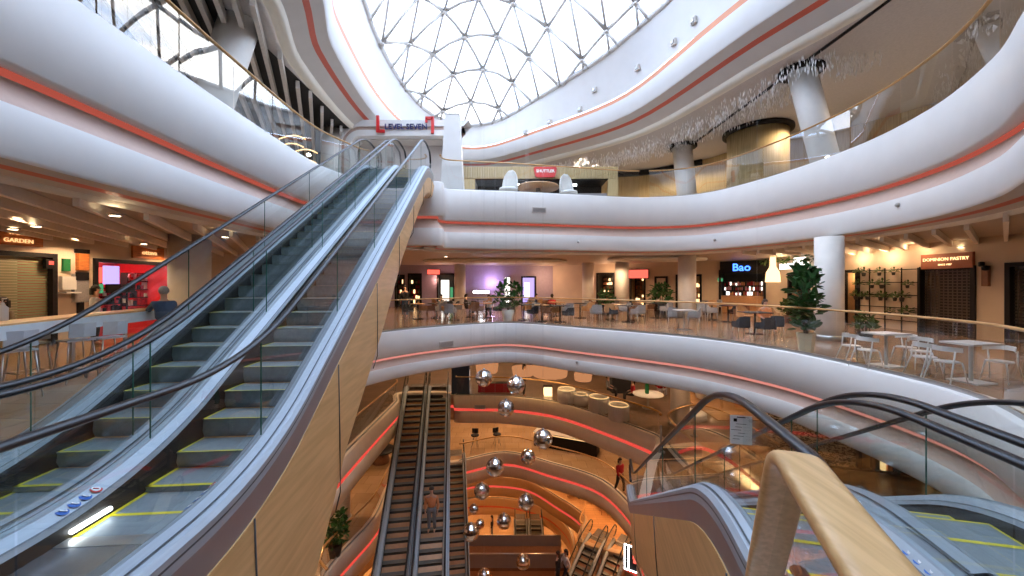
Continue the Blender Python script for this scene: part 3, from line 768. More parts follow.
def lounge_chair(label, loc, rz, s=1.):
    c = thing('lounge_chair', label, 'chair', loc, rz, 'white lounge chairs on level seven', s)
    mb = MB(); rings = []
    for i in range(9):
        t = i/8; z = .35+1.0*t; w = .42*math.sqrt(max(0.02,1-(t*.98)**3)); rings.append([(w*cos(a),.28+.12*t-.18*(1-abs(cos(a)))*0+ .22*sin(a)*(1-t*.8),z) for a in [pi*k/8 for k in range(9)]]+[(w*.86*cos(a),.25+.12*t+.17*sin(a)*(1-t*.8),z) for a in [pi*k/8 for k in range(8,-1,-1)]])
    mb.loft(rings, smooth=True); obj('backrest', mb, 'chairwhite', c)
    obj('seat', MB().lathe([(.36,.30),(.42,.36),(.40,.46),(.1,.48)], (0,.15,0), 20), 'chairwhite', c)
    obj('base', MB().lathe([(.22,0),(.05,.05),(.04,.3)], (0,.15,0), 16), 'leg_metal', c)
    return c
P = PZ(507,193,L7)
lounge_chair('white curved lounge chair left of the round wooden table, above the white band', (-.25,17.2,L7), -.5)
lounge_chair('white curved lounge chair right of the round wooden table, above the white band', (2.75,17.8,L7), .5)
t = thing('round_table', 'large round wooden lounge table between the two white chairs', 'table', (1.25,18.3,L7))
obj('tabletop', MB().lathe([(1.0,.60),(1.05,.64),(1.0,.69)], (0,0,.1), 36), 'tablewood', t); obj('pedestal', MB().lathe([(.4,0),(.1,.08),(.1,.7)]), 'leg_metal', t)
# curved timber wall behind the right column of level seven
Pw = smooth_loop([(2.5,24.5),(6,25.5),(9,25),(11.5,23),(13,20.5),(15.5,19),(18,15)], False)
mb = MB(); sweep(mb, Pw, [(0,L7),(0,CEIL7)], False); struct('wall_back', mb, 'kiosk_slat')
mb = MB(); sweep_solid(mb, smooth_loop([(2.6,24.3),(6,25.3),(9,24.8),(11.4,22.8)], False), -.1, .1, CEIL7-.35, CEIL7-.02, False)
struct('trim_20', mb, 'dark')
mb = MB(); mb.loft([[(1.3*cos(a),1.3*sin(a),z) for a in [2*pi*k/40 for k in range(40)]] for z in (0,3.6)], smooth=True)
t = thing('round_kiosk', 'round timber clad kiosk on level seven right of the pale column', 'kiosk', (12.0,18.6,L7)); obj('drum', mb, 'kiosk_slat', t)
obj('rim', MB().lathe([(1.35,3.42),(1.5,3.45),(1.5,3.58),(1.35,3.6)],(0,0,0),40), 'dark', t)
# crystal strands under the ceiling on the right
mb = MB(); N8r = [(p, n) for p, n in zip(H8, N8) if p.x > 1.5 and p.y > 7]
for k in range(5200):
    i = random.randrange(len(N8r)-1); p = N8r[i][0].lerp(N8r[i+1][0], random.random()); n = N8r[i][1]
    end = min(1., max(0.15,(p.x-1.2)/3.)); o = .4+random.random()**.9*2.2*end; q = p-n*o
    if q.y < 12 or math.hypot(q.x-10.4,q.y-13.3) < .85 or math.hypot(q.x-9.3,q.y-20.6) < .85: continue
    z = CEIL7-random.random()*.62*(1-((o-.5)/3.2)**2*.6); L_ = .12+.12*random.random(); r = .014
    mb.add([(q.x-r,q.y,z-L_/2),(q.x,q.y-r,z-L_/2),(q.x+r,q.y,z-L_/2),(q.x,q.y+r,z-L_/2),(q.x,q.y,z),(q.x,q.y,z-L_)],
           [(0,1,4),(1,2,4),(2,3,4),(3,0,4),(1,0,5),(2,1,5),(3,2,5),(0,3,5)])
cr = obj('crystal_strands', mb, 'crystal'); tag(cr, 'cloud of hanging glass crystal strands under the upper right ceiling', 'chandelier', kind='stuff')
mb = MB(); a = PZ(640,135,CEIL7); 
mb.tube([PZ(690,146,CEIL7-.02),PZ(860,22,CEIL7-.02),PZ(905,-12,CEIL7-.02)], .05, 4)
tag(obj('ceiling_track', mb, 'dark'), 'long black ceiling track crossing the grey ceiling beside the right columns', 'track')
# curved lamps on the far left of level seven
for i, (px,py) in enumerate(((292,139),(290,147),(304,153),(303,163))):
    p = PY(px,py,13.); mb = MB(); mb.tube([(-.45+.9*k/10, .1*math.sin(k*.3), .16*sin(pi*k/10)) for k in range(11)], .02, 6)
    o = obj('curved_lamp', mb, 'glow_warm', None, p); tag(o, ['topmost','second from the top','third from the top','lowest'][i]+' of the curved light strips behind the upper left glass', 'lamp', 'curved light strips')
# cameras / speakers on the ring, small round spots on white band
for i, px in enumerate((522,548,574,602,633,671,706)):
    py = (134,122,109,90,70,44,19)[i]
    best = None
    for a_ in range(_k):
        A0, A1 = Vector(_r[0][a_]), Vector(_r[1][a_])
        for t_ in range(11):
            q = A0.lerp(A1, t_/10)
            if q.y < 4 or q.x < -3: continue
            e = math.hypot(q.x*F/q.y+CX-px, YH-(q.z-HC)*F/q.y-py)
            if best is None or e < best[0]: best = (e, q, N8[a_])
    q, n = best[1], best[2]; z = q.z
    mb = MB(); an = math.atan2(n.y,n.x); mb.box((0,0,0), (.12,.24,.24)); mb.box((.07,0,0), (.05,.14,.14), mi=1)
    o = obj('wall_spotlight', mb, ['soffit','leg_metal'], None, (q.x+n.x*.06,q.y+n.y*.06,z), an)
    tag(o, 'small round spotlight on the white ring under the dome, %s from the left end' % ['first','second','third','fourth','fifth','sixth','seventh'][i], 'spotlight', 'ring spotlights')

# ------------------------------------------------------------ level six walls and shops
WALLS = {}
def ray_seg(px, a, b):
    d = Vector(((px-CX)/F, 1)); s = b-a; den = d.x*s.y-d.y*s.x
    t = (a.x*s.y-a.y*s.x)/den; p = d*t; return p, (p-a).dot(s)/s.length_squared
def wall_line(nm, a, b, ops, mat='wall6', z0=0., z1=CEIL6):
    a, b = Vector(a), Vector(b); s = (b-a); L_ = s.length; u = s/L_; mb = MB(); an = math.atan2(u.y,u.x); cur = 0.; out = []
    iv = []
    for (p0,p1,zt) in ops:
        t0 = ray_seg(p0,a,b)[1]*L_; t1 = ray_seg(p1,a,b)[1]*L_; iv.append((min(t0,t1),max(t0,t1),zt))
    for t0, t1, zt in sorted(iv)+[(L_,L_,0)]:
        if t0-cur > .01: m = a+u*(cur+t0)/2; mb.box((m.x,m.y,(z0+z1)/2), (t0-cur,.16,z1-z0), an)
        if t1 > t0: m = a+u*(t0+t1)/2; mb.box((m.x,m.y,(zt+z1)/2), (t1-t0,.16,z1-zt), an)
        cur = t1
    o = struct(nm, mb, mat)
    # inward normal: toward the camera side
    n = Vector((-u.y,u.x)); 
    if n.dot(-(a+b)/2+Vector((0,6))) < 0: n = -n
    res = [(a+u*(t0+t1)/2, t1-t0, zt, an if n.dot(Vector((-sin(an)*-1, cos(an)*-1)))>0 else an+pi, n) for t0,t1,zt in iv]
    WALLS[nm] = (a,b,u,n); return res
def on_wall(nm, px, off=.1):
    a,b,u,n = WALLS[nm]; p,_ = ray_seg(px,a,b); q = p+n*off; return q, math.atan2(n.y,n.x)+pi/2
def front(op, label, kind, name='storefront', fw=.12):
    """shop opening: local x along the wall, -y toward the mall"""
    m, w, zt, an, n = op; rz = math.atan2(n.y,n.x)+pi/2
    t = thing(name, label, 'shop', (m.x,m.y,0), rz)
    mb = MB(); 
    for s in (-1,1): mb.box((s*(w/2-fw/2),-.06,zt/2), (fw,.16,zt))
    mb.box((0,-.06,zt-fw/2), (w-2*fw,.16,fw)); obj('door_frame', mb, 'dark', t)
    iw = w-2*fw
    if kind == 'shutter':
        mb = MB(); k = 34
        for i in range(k): mb.box((0,.02+.008*(i%2),(zt-fw)*(i+.5)/k), (iw,.03,(zt-fw)/k*.86))
        obj('roller_shutter', mb, 'shutter', t)
    elif kind == 'grille':
        mb = MB(); 
        for i in range(22): mb.box((0,.0,(zt-fw)*(i+.5)/22), (iw,.02,.034))
        for i in range(11): mb.box((-iw/2+iw*(i+.5)/11,.0,(zt-fw)/2), (.022,.02,zt-fw))
        obj('roller_grille', mb, 'leg_dark', t)
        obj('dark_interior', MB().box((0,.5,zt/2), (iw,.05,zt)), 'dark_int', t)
    return t, w, zt, rz
M['leg_dark'] = pbr('bronze_grille', (.16,.13,.10), .4, .5, var=.1)
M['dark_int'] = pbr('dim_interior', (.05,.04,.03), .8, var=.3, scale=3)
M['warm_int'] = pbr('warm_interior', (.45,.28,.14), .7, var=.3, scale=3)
def room(t, w, zt, mat, d=1.6, fl='floor6'):
    mb = MB(); mb.box((0,d,zt/2), (w,.06,zt)); 
    for s in (-1,1): mb.box((s*w/2,d/2,zt/2), (.06,d,zt))
    mb.box((0,d/2,zt+.03), (w,d,.06)); return obj('interior', mb, mat, t)
def shelves(t, x, y, w, h, n, mats, z0=.3, dens=9):
    f = MB()
    for i in range(n+1): f.box((x,y,z0+h*i/n), (w,.25,.03))
    for s in (-1,1): f.box((x+s*w/2,y,z0+h/2), (.03,.25,h))
    sh = obj('shelf', f, 'dark', t)
    g = [MB() for _ in mats]
    for i in range(n):
        for j in range(int(w*dens)):
            k = random.randrange(len(mats)); hh = h/n*(.45+.4*random.random())
            g[k].box((x-w/2+w*(j+.5)/int(w*dens), y-.02, z0+h*i/n+hh/2+.015), (w/int(w*dens)*.7,.12,hh))
    for m_, b in zip(mats, g):
        if b.v: o = obj('goods', b, m_, sh); o['kind'] = 'stuff'  # emissive mats put a glow into some of the goods
def dlight(x, y, z, e, c, r=.1):
    l = bpy.data.lights.new('downlight_and_fill', 'SPOT'); l.energy = e; l.color = c; l.shadow_soft_size = r; l.spot_size = 2.75; l.spot_blend = .35
    o = bpy.data.objects.new('downlight_and_fill', l); col.objects.link(o); o.location = (x,y,z); return o
def plight(x, y, z, e, c=(1,.72,.45), r=.12, name='lamp_light'):
    l = bpy.data.lights.new(name, 'POINT'); l.energy = e; l.color = c; l.shadow_soft_size = r
    o = bpy.data.objects.new(name, l); col.objects.link(o); o.location = (x,y,z); return o

M['screen_green'] = emis('screen_green', (.1,.45,.2), .6); M['screen_red'] = emis('screen_red', (1.,.12,.08), 1.3); M['screen_lilac'] = emis('screen_lilac', (.5,.38,1.), 1.1)
M['screen_white'] = emis('screen_white', (1.,.93,.85), 1.8); M['neon_blue'] = emis('neon_blue', (.06,.2,1.), 3); M['neon_pink'] = emis('neon_pink', (1.,.15,.25), 3)
M['led_gold'] = emis('led_gold', (1.,.6,.25), 1.1)
# left wall
ops = wall_line('wall_left', (-13,-6), (-13,17), [(-40,53,2.55),(90,172,2.5)])
t, w, zt, rz = front(ops[0], 'wide dark framed shopfront with closed olive roller shutter at the left edge', 'shutter')
t, w, zt, rz = front(ops[1], 'bright red shop interior with screens and shelves behind the counter on the left', 'open')
room(t, w, zt, 'redshop', 2.2); shelves(t, -.35, .75, 1.4, .8, 3, ['c_red','chairwhite','c_pink','dark'], .75, 8); shelves(t, 1.0, 1.0, .8, 1.5, 5, ['chairwhite','c_red','c_black'], .6, 8)
for i, (x, m_) in enumerate(((-.85,'screen_red'),(-.32,'screen_lilac'))):
    obj('lit_screen', MB().box((x,.5,2.0), (.48,.06,.62 if i else .5)), m_, t)
obj('lit_screen', MB().box((-.85,.48,1.55), (.48,.06,.3)), 'screen_green', t)
obj('display_monitor', MB().box((-.3,.45,1.55), (.45,.06,.3)).box((.2,.45,1.55), (.45,.06,.3)), 'dark', t)
obj('service_counter', MB().box((0,.25,.4), (w*.8,.3,.8)), 'redshop', t)
text('wall_lettering', 'Ciao', .4, 'c_pink', t, (.7,.6,1.95))
# left wall items
def wall_item(nm, wallname, px, py, w, h, mat, label, cat, d=.06, extra=None):
    q, rz = on_wall(wallname, px, .12); z = HC+(YH-py)*q.y/F
    t = thing(nm, label, cat, (q.x,q.y,z), rz); obj('panel', MB().box((0,0,0), (w,d,h)), mat, t); return t
t = wall_item('shop_sign','wall_left', 10,236, 1.15,.48,'orange_sign','amber glowing sign board at the far left edge above the closed shutter','sign')
text('lettering','TASTY',.15,'amber_text',t,(0.05,-.05,.08)); text('lettering','GARDEN',.15,'amber_text',t,(.05,-.05,-.12))
t = wall_item('shop_sign','wall_left',145,253, 1.15,.42,'orange_sign','amber glowing sign board above the red shop','sign')
text('lettering','ottava',.22,'amber_text',t,(0,-.05,0))
t = wall_item('hand_dryer','wall_left', 63,283, .35,.38,'chairwhite','white wall dispenser beside the dark post on the left wall','dispenser',.15); obj('tray', MB().box((0,-.08,-.28),(.38,.25,.04)),'chairwhite',t)
t = wall_item('info_post','wall_left', 76,288, .38,.85,'chairgrey','grey information post with black top on the left wall','panel',.12); obj('screen', MB().box((0,-.07,.35),(.34,.03,.24)),'dark',t); obj('foot', MB().box((0,0,-.8),(.12,.12,.8)),'dark',t)
wall_item('notice_sign','wall_left',62,265,.18,.36,'green','small green notice on the left wall above the dispenser','sign')
t = wall_item('wall_lamp','wall_left',78,262,.28,.5,'orange_sign','lantern shaped amber wall lamp left of the red shop','lamp',.14); obj('bracket', MB().box((0,0,.32),(.34,.1,.12)),'dark',t)
t = wall_item('warning_lamp','wall_left',45,264,.22,.26,'dark','small dark box with red light at the corner of the shutter','lamp',.1); obj('light', MB().box((0,-.06,.03),(.1,.02,.1)),'screen_red',t)
# right wall
ops = wall_line('wall_right', (14.5,-6), (14.5,21.5), [(845,862,2.3),(921,979,2.28),(1009,1120,2.32),(790,812,2.2)])
t,w,zt,rz = front(ops[0],'dark doorway with warm light beyond, right of the thick column','open'); room(t,w,zt,'warm_int',1.5); obj('door_leaf', MB().box((w*.2,.3,zt/2),(.6,.05,zt*.95)),'dark',t)
front(ops[1],'closed shop with black frame and see through roller grille under a russet sign','grille')
front(ops[2],'closed shop with black frame and roller grille at the right frame edge','grille')
t,w,zt,rz = front(ops[3],'salon front with glowing sign and hanging plants behind the fig tree','open'); room(t,w,zt,'warm_int',1.5)
t = wall_item('shop_sign','wall_right',950,261,1.5,.5,'brown_sign','russet sign board with rounded ends above the first closed grille','sign',.08)
text('lettering','DOMINION PASTRY',.15,'glow_warm',t,(0,-.06,.06),depth=.004); text('lettering','SINCE 1987',.08,'glow_warm',t,(0,-.06,-.12),depth=.004)
t = wall_item('wall_lamp','wall_right',990,276,.16,.62,'chairbrown','slim brown wall lamp between the two closed grilles','lamp',.1); obj('spot_head', MB().lathe([(.02,-.08),(.08,-.06),(.09,.06),(.02,.08)],(.08,-.12,.24),12),'dark',t); obj('spot_head', MB().lathe([(.02,-.08),(.07,-.06),(.07,.06),(.02,.08)],(-.05,-.08,.36),12),'dark',t)
# plant rack
q, rz = on_wall('wall_right', 889, .16)
t = thing('plant_rack','black metal wall grid for hanging pots between the doorway and the closed grille','rack',(q.x,q.y,0),rz)
mb = MB(); RW = 2.5
for i in range(5): mb.box((-RW/2+RW*i/4,0,1.15),(.03,.03,2.3))
for i in range(5): mb.box((0,0,.35+.47*i),(RW,.03,.03))
obj('frame', mb, 'dark', t)
rows = ((.6,(0.9,.3)),(1.15,(-1.1,-.85,-.6,-.05,.15,.5,.75)),(1.62,(-1.0,-.4,.0,.95)),(2.1,(-1.0,-.75,-.1,.45)))
protop = None
def leafball(mb, r, n, ls, c=(0,0,0), up=.3, mi=0):
    for k in range(n):
        a = random.random()*2*pi; e = math.asin(random.uniform(-.5,1)); d = Vector((cos(a)*cos(e), sin(a)*cos(e), sin(e)+up)).normalized()
        b = Vector(c)+d*r*random.uniform(.25,.9); l = ls*random.uniform(.7,1.2); s = d.cross(Vector((random.random(),random.random(),1))).normalized()
        nrm = s.cross(d).normalized()
        mb.add([b, b+d*l*.35+s*l*.28+nrm*l*.06, b+d*l*.8+s*l*.18, b+d*l-nrm*l*.1, b+d*l*.8-s*l*.18, b+d*l*.35-s*l*.28+nrm*l*.06], [(0,1,2,3),(0,3,4,5)], mi)
idx = 0
for z, xs in rows:
    for x in xs:
        p = Vector((q.x,q.y,0))+Matrix.Rotation(rz,3,'Z') @ Vector((x,-.12,z))
        rn = {.6:'bottom row',1.15:'third row from the top',1.62:'second row',2.1:'top row'}[z]
        side_ = 'from the left'
        kth = ['first','second','third','fourth','fifth','sixth','seventh'][sorted(xs).index(x)]
        lab = 'small pot hooked on the wall grid, %s, %s %s' % (rn, kth, side_)
        if protop is None:
            protop = thing('hanging_plant', lab, 'plant', p, rz, 'pots hooked on the wall grid')
            obj('pot', MB().lathe([(.06,-.1),(.09,.06),(.08,.06)],(0,0,0),12),'pot_dark',protop); b = MB(); leafball(b,.16,34,.14,(0,0,.1)); obj('foliage',b,'leaf2',protop)
        else: dup(protop, p, rz+random.random()*.0, lab, 'pots hooked on the wall grid', random.uniform(.65,.95))
# back walls
ops = wall_line('wall_north_east', (14.5,21.5), (9.5,25), [(719,766,2.55),(676,702,2.3)])
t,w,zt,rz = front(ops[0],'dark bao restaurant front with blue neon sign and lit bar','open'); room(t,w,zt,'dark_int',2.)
shelves(t,.1,1.0,2.2,.9,3,['c_orange','screen_white','c_red','c_pink','dark'],1.0,10); obj('bar_counter', MB().box((.1,.4,.5),(2.4,.4,1.0)),'tablewood',t)
obj('exit_lamp', MB().box((-1.1,-.1,1.95),(.26,.06,.2)),'screen_green',t)
bz = thing('neon_sign','blue neon Bao lettering on dark panel above the restaurant front','sign', Vector((ops[0][0].x,ops[0][0].y,2.68))+Vector((ops[0][4].x*.25,ops[0][4].y*.25,0)), rz)
obj('panel', MB().box((.1,0,.0),(2.4,.06,.72)),'dark',bz); text('lettering','Bao',.6,'neon_blue',bz,(.0,-.06,-.03),bold=.01)
t,w,zt,rz = front(ops[1],'dim restaurant opening with warm shelves left of the bao front','open'); room(t,w,zt,'warm_int',1.5); shelves(t,0,1.,1.0,1.6,5,['glow_warm','c_orange','c_black'],.2)
ops = wall_line('wall_north', (9.5,25), (3.2,29.6), [(630,646,2.5),(597,615,2.5),(655,668,2.2)])
for o_, lab, m_ in zip(ops, ('recess with lantern lit food stall behind the middle columns','wine shelves niche between two round columns','dark doorway next to the potted bush'),('warm_int','dark_int','dark_int')):
    t,w,zt,rz = front(o_, lab, 'open'); room(t,w,zt,m_,1.5); shelves(t,0,.9,w*.8,2.0,7,['c_orange','chairbrown','glow_warm','c_khaki'],.2,8)
ops = wall_line('wall_north_west', (3.2,29.6), (-10.2,28.2), [(567,578,2.4),(488-80,500-78,2.5),(437,455,2.5),(395,405,2.4),(521,536,2.3)], 'wall_purple')
labs = ('lit green and red food counter left of the far column','dark shop entrance on the far left beside the escalator','dark framed shop entrance with bright posters at the far left','small bright stall beside the escalator side','large bright lilac advertising screen wall opening far back')
for o_, lab, k in zip(ops, labs, range(5)):
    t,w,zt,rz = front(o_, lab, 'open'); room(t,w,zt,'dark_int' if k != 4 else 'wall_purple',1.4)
    if k == 4: obj('lit_screen', MB().box((0,.2,1.3),(w*.8,.05,2.0)),'screen_lilac',t); obj('lit_screen', MB().box((-.1,.15,1.2),(w*.35,.05,1.2)),'screen_white',t)
    elif k == 2: obj('lit_poster', MB().box((-.1,.4,1.2),(w*.45,.05,1.6)),'screen_white',t); obj('lit_poster', MB().box((.4,.35,1.0),(.2,.05,.9)),'screen_green',t)
    else: shelves(t,0,.8,w*.8,1.9,5,['c_red','glow_warm','screen_green' if k == 0 else 'c_khaki','c_black'],.2,7)
wall_line('wall_west', (-10.2,28.2), (-13,17), [])
for px, py, w, h, m_, lab in ((638,274,1.5,.55,'screen_red','small red glowing sign between the middle columns'),(574,271,.5,.3,'screen_red','tiny red glowing sign far back left of the columns'),
        (559,297,.35,1.9,'screen_lilac','narrow lilac light panel far back'),(434,272,.9,.35,'screen_red','red lamp sign at the far left of the restaurants'),(481,292,1.2,.2,'lamp_white','bright white menu bar far back'),
        (507,290,.4,1.9,'screen_white','bright narrow window beside the lilac wall')):
    wn = 'wall_north' if px > 590 else 'wall_north_west'
    q, rz = on_wall(wn, px, .3); z = HC+(YH-py)*q.y/F
    t = thing('glowing_sign', lab, 'sign', (q.x,q.y,z), rz); obj('panel', MB().box((0,0,0),(w,.05,h)), m_, t); obj('back_box', MB().box((0,.06,0),(w+.08,.08,h+.08)), 'dark', t)
# salon sign + plants over it
q, rz = on_wall('wall_right', 799, .5)
t = thing('salon_sign','warm glowing panel sign hung with greenery above the salon behind the fig tree','sign',(q.x,q.y,2.5),rz)
obj('panel', MB().box((.3,0,.1),(1.9,.06,.3)).box((.7,0,.3),(.7,.06,.4)),'screen_white',t); b = MB()
for i in range(12): leafball(b,.3,14,.22,(-2.0+i*.4,.1,.45+.1*random.random()),-.6)
obj('greenery', b, 'leaf2', t)['kind'] = 'stuff'
q, rz = on_wall('wall_right', 779, .6)
t = thing('hanging_lamp_shade','tall pale bottle shaped lamp hanging in front of the salon','lamp',(q.x-.35,q.y-.9,1.6),0)
obj('shade', MB().lathe([(.34,0),(.3,.5),(.14,.8),(.13,1.3)],(0,0,.2),20),'glow_warm',t); obj('cord', MB().tube([(0,0,1.5),(0,0,CEIL6-1.6)],.01,5),'dark',t)

# ------------------------------------------------------------ furniture prototypes
def chair_white(label, loc, rz, group, mat='chairwhite', s=1.):
    c = thing('cafe_chair', label, 'chair', loc, rz, group, s)
    obj('seat', MB().loft([[( .2*cos(a)*(1.0),.19*sin(a),z) for a in [2*pi*k/20 for k in range(20)]] for z in (.42,.45)]), mat, c)
    b = MB(); pts = [(-.23*cos(pi*k/12)*1.0, -.05+.24*sin(pi*k/12), .70+.02*sin(pi*k/12)) for k in range(13)]
    rings = [[(x*1.03,y*1.03,z-.05),(x*.95,y*.95,z-.05),(x*.95,y*.95,z+.05),(x*1.03,y*1.03,z+.05)] for x,y,z in pts]
    b.loft(rings); obj('backrest', b, mat, c)
    for x, y, tx, ty, top in ((-.15,-.15,-.2,-.22,.43),(.15,-.15,.2,-.22,.43),(-.2,.12,-.24,.26,.68),(.2,.12,.24,.26,.68)):
        obj('leg', MB().tube([(tx,ty,0),(x,y,.43)]+([(x*1.05,y*.8,top)] if top > .5 else []),[.011,.016]+([.014] if top > .5 else []),6), mat, c)
    return c
def chair_arm(label, loc, rz, group, mat='chairdark', s=1., legm='leg_metal'):
    c = thing('armchair', label, 'chair', loc, rz, group, s)
    obj('seat', MB().box((0,0,.43),(.44,.42,.06)), mat, c)
    b = MB(); b.loft([[(x,y,.46),(x*.9,y*.9,.46),(x*.9,y*.9,h),(x,y,h)] for x,y,h in [(-.24,-.2,.62),(-.25,.1,.64),(-.2,.24,.80),(0,.27,.82),(.2,.24,.80),(.25,.1,.64),(.24,-.2,.62)]])
    obj('backrest', b, mat, c)
    for x in (-1,1):
        for y in (-1,1): obj('leg', MB().tube([(x*.22,y*.21,0),(x*.19,y*.18,.43)],.014,5), legm, c)
    return c
def table(label, loc, rz, group, w=.75, d=.75, top='tablegrey', leg='chairwhite', h=.72, rnd=False, legs=1):
    t = thing('cafe_table', label, 'table', loc, rz, group)
    obj('tabletop', MB().lathe([(w/2,0),(w/2,.03)],(0,0,h),28) if rnd else MB().box((0,0,h+.015),(w,d,.03)), top, t)
    obj('pedestal', MB().tube([(0,0,.02),(0,0,h)],.03,8), leg, t); obj('foot', MB().box((0,0,.012),(.42,.42,.024)), leg, t)
    return t
# right foreground white sets: photo positions of feet
G = 'white cafe chairs by the right balustrade'
T1 = PZ(886,366,0); T2 = PZ(971,382,0)
table('white cafe table, farther of the two sets by the right balustrade', T1, .15, 'white cafe tables by the right balustrade', .66,.46,'tablegrey',h=.66); 
table('white cafe table, nearer of the two sets by the right balustrade', T2, .15, 'white cafe tables by the right balustrade', .66,.46,'tablegrey',h=.66)
W0 = chair_white('white chair at the farther white table, front left corner', T1+Vector((-.50,-.12,0)), pi/2+.1, G, s=.82)
def cw(loc, rz, lab): dup(W0, loc, rz, lab, G)
cw(T1+Vector((-.34,.42,0)), pi/2-.3, 'white chair at the farther white table, rear left corner')
cw(T1+Vector((.42,-.26,0)), -.35, 'white chair at the farther white table, right side, turned to the camera')
cw(T1+Vector((.62,.2,0)), -pi/2, 'white chair at the farther white table, far right side')
cw(T2+Vector((-.42,.0,0)), pi/2+.1, 'white chair at the nearer white table, left side, front')
cw(T2+Vector((-.34,.42,0)), pi/2-.2, 'white chair at the nearer white table, left side, behind its neighbour')
cw(T2+Vector((.5,.0,0)), -pi/2+.3, 'white chair at the nearer white table, alone on the right side')
# left counter with pale blue stools
t = thing('bar_counter','long pale counter with wooden top and light blue edge on the left behind the escalators','counter',(0,0,0))
cp = smooth_loop([(-7.2,3.0),(-7.75,5.2),(-8.3,7.0),(-8.55,8.2),(-8.85,9.4)], False)
mb = MB(); sweep_solid(mb, cp, -.55, .0, 1.09, 1.13, False); obj('countertop', mb, 'wood', t)
mb = MB(); sweep_solid(mb, cp, -.60, -.54, .90, 1.10, False); M['edgeblue'] = pbr('pale_blue_edge',(.66,.80,.88),.3,var=.05); obj('front_edge', mb, 'edgeblue', t)
mb = MB()
for p in cp[::6]: mb.box((p.x+.2,p.y,.54),(.05,.05,1.08))
obj('support', mb, 'leg_metal', t)
St = None
for i, (px, py) in enumerate(((29,345),(76,339),(109,333),(14,350))):
    q = PY(px, py, 6.3+ i*.35 if i < 3 else 5.6); q.x += .0; loc = (q.x,q.y,0)
    lab = 'pale blue bar stool at the left counter, ' + ['second from the frame edge','third from the frame edge','nearest to the red shop','at the frame edge'][i]
    if St is None:
        St = thing('bar_stool', lab, 'stool', loc, -pi/2-.3, 'pale blue bar stools at the counter')
        obj('seat', MB().box((0,0,.72),(.36,.34,.03)), 'chairblue', St)
        obj('backrest', MB().loft([[(x,.16+.05*(1-abs(x)*5),.78),(x,.18+.05*(1-abs(x)*5),.78),(x,.20+.05*(1-abs(x)*5),1.02),(x,.18+.05*(1-abs(x)*5),1.02)] for x in (-.17,-.08,0,.08,.17)]), 'chairblue', St)
        for x in (-1,1):
            for y in (-1,1): obj('leg', MB().tube([(x*.21,y*.2,0),(x*.15,y*.14,.71)],.012,5),'leg_metal',St)
        obj('foot_rest', MB().tube([(-.19,-.18,.25),(.19,-.18,.25),(.19,.18,.25),(-.19,.18,.25)],.009,5,closed=True),'leg_metal',St)
    else: dup(St, loc, -pi/2-.3, lab, 'pale blue bar stools at the counter')
q = PY(9,313,5.9); 
t = thing('sanitizer_bottle','white pump bottle standing on the left counter','bottle',(q.x-.1,q.y,1.13)); obj('bottle', MB().lathe([(.055,0),(.06,.02),(.06,.2),(.02,.25),(.02,.28)],(0,0,0),16),'chairwhite',t); obj('pump', MB().tube([(0,0,.28),(0,0,.34),(.06,0,.345)],.009,6),'chairwhite',t)

# far restaurant sets, photo pixel of the floor contact -> level point
CT = {'dark':chair_arm('dark grey armchair at the round table left of the fig tree, on its left side', PZ(741,338,0), pi, 'dark armchairs by the fig tree', s=.85)}
dup(CT['dark'], PZ(765,340,0), pi+.1, 'dark grey armchair at the table left of the fig tree, middle one', 'dark armchairs by the fig tree')
dup(CT['dark'], PZ(776,337,0), pi-.4, 'dark grey armchair nearest to the fig tree planter', 'dark armchairs by the fig tree')
table('dark cafe table between the dark armchairs left of the fig tree', PZ(755,334,0), 0, None, .8,.7,'chairdark','dark')
OR = chair_arm('orange tan armchair behind the dark armchairs, left one', PZ(745,327,0), .2, 'tan armchairs behind the dark ones','chairtan', legm='chairbrown')
dup(OR, PZ(770,329,0), -.2, 'orange tan armchair behind the dark armchairs, right one', 'tan armchairs behind the dark ones')
GR = chair_arm('light grey armchair at the table before the round column, left one', PZ(676,328,0), pi/2+.6, 'light grey armchairs before the round column','chairgrey')
dup(GR, PZ(694,328,0), -pi/2-.5, 'light grey armchair at the table before the round column, right one', 'light grey armchairs before the round column')
dup(GR, PZ(596,323,0), pi, 'light grey armchair standing alone near the balustrade left of the small table', 'light grey armchairs before the round column')
table('small grey table between the light grey armchairs', PZ(684,330,0), 0, None, .6,.6,'tablegrey','leg_metal')
BR = None; DK = CT['dark']
spots = []
random.seed(11)
Gs = 'mixed cafe chairs of the far restaurants'
rowsx = [(418,319),(436,318),(454,320),(470,317),(486,318),(524,320),(542,321),(560,322),(556,316),(580,318),(612,320),(628,322),(640,316),(656,318),(712,320),(728,322),(446,312),(478,311),(530,312),(604,313),(668,315),(706,314)]
wd = ['brown','dark','tan','grey']
names = {}
def where(px):
    lm = [(406,'the standing man'),(438,'the escalator side'),(460,'the far left column'),(507,'the white planter'),(545,'the lilac screen'),(588,'the far column'),(622,'the middle column'),(662,'the leafy bush'),(687,'the thick column'),(745,'the dark armchairs')]
    k = min(lm, key=lambda a: abs(a[0]-px)); return ('left of ' if px < k[0] else 'right of ')+k[1]
cnt = 0
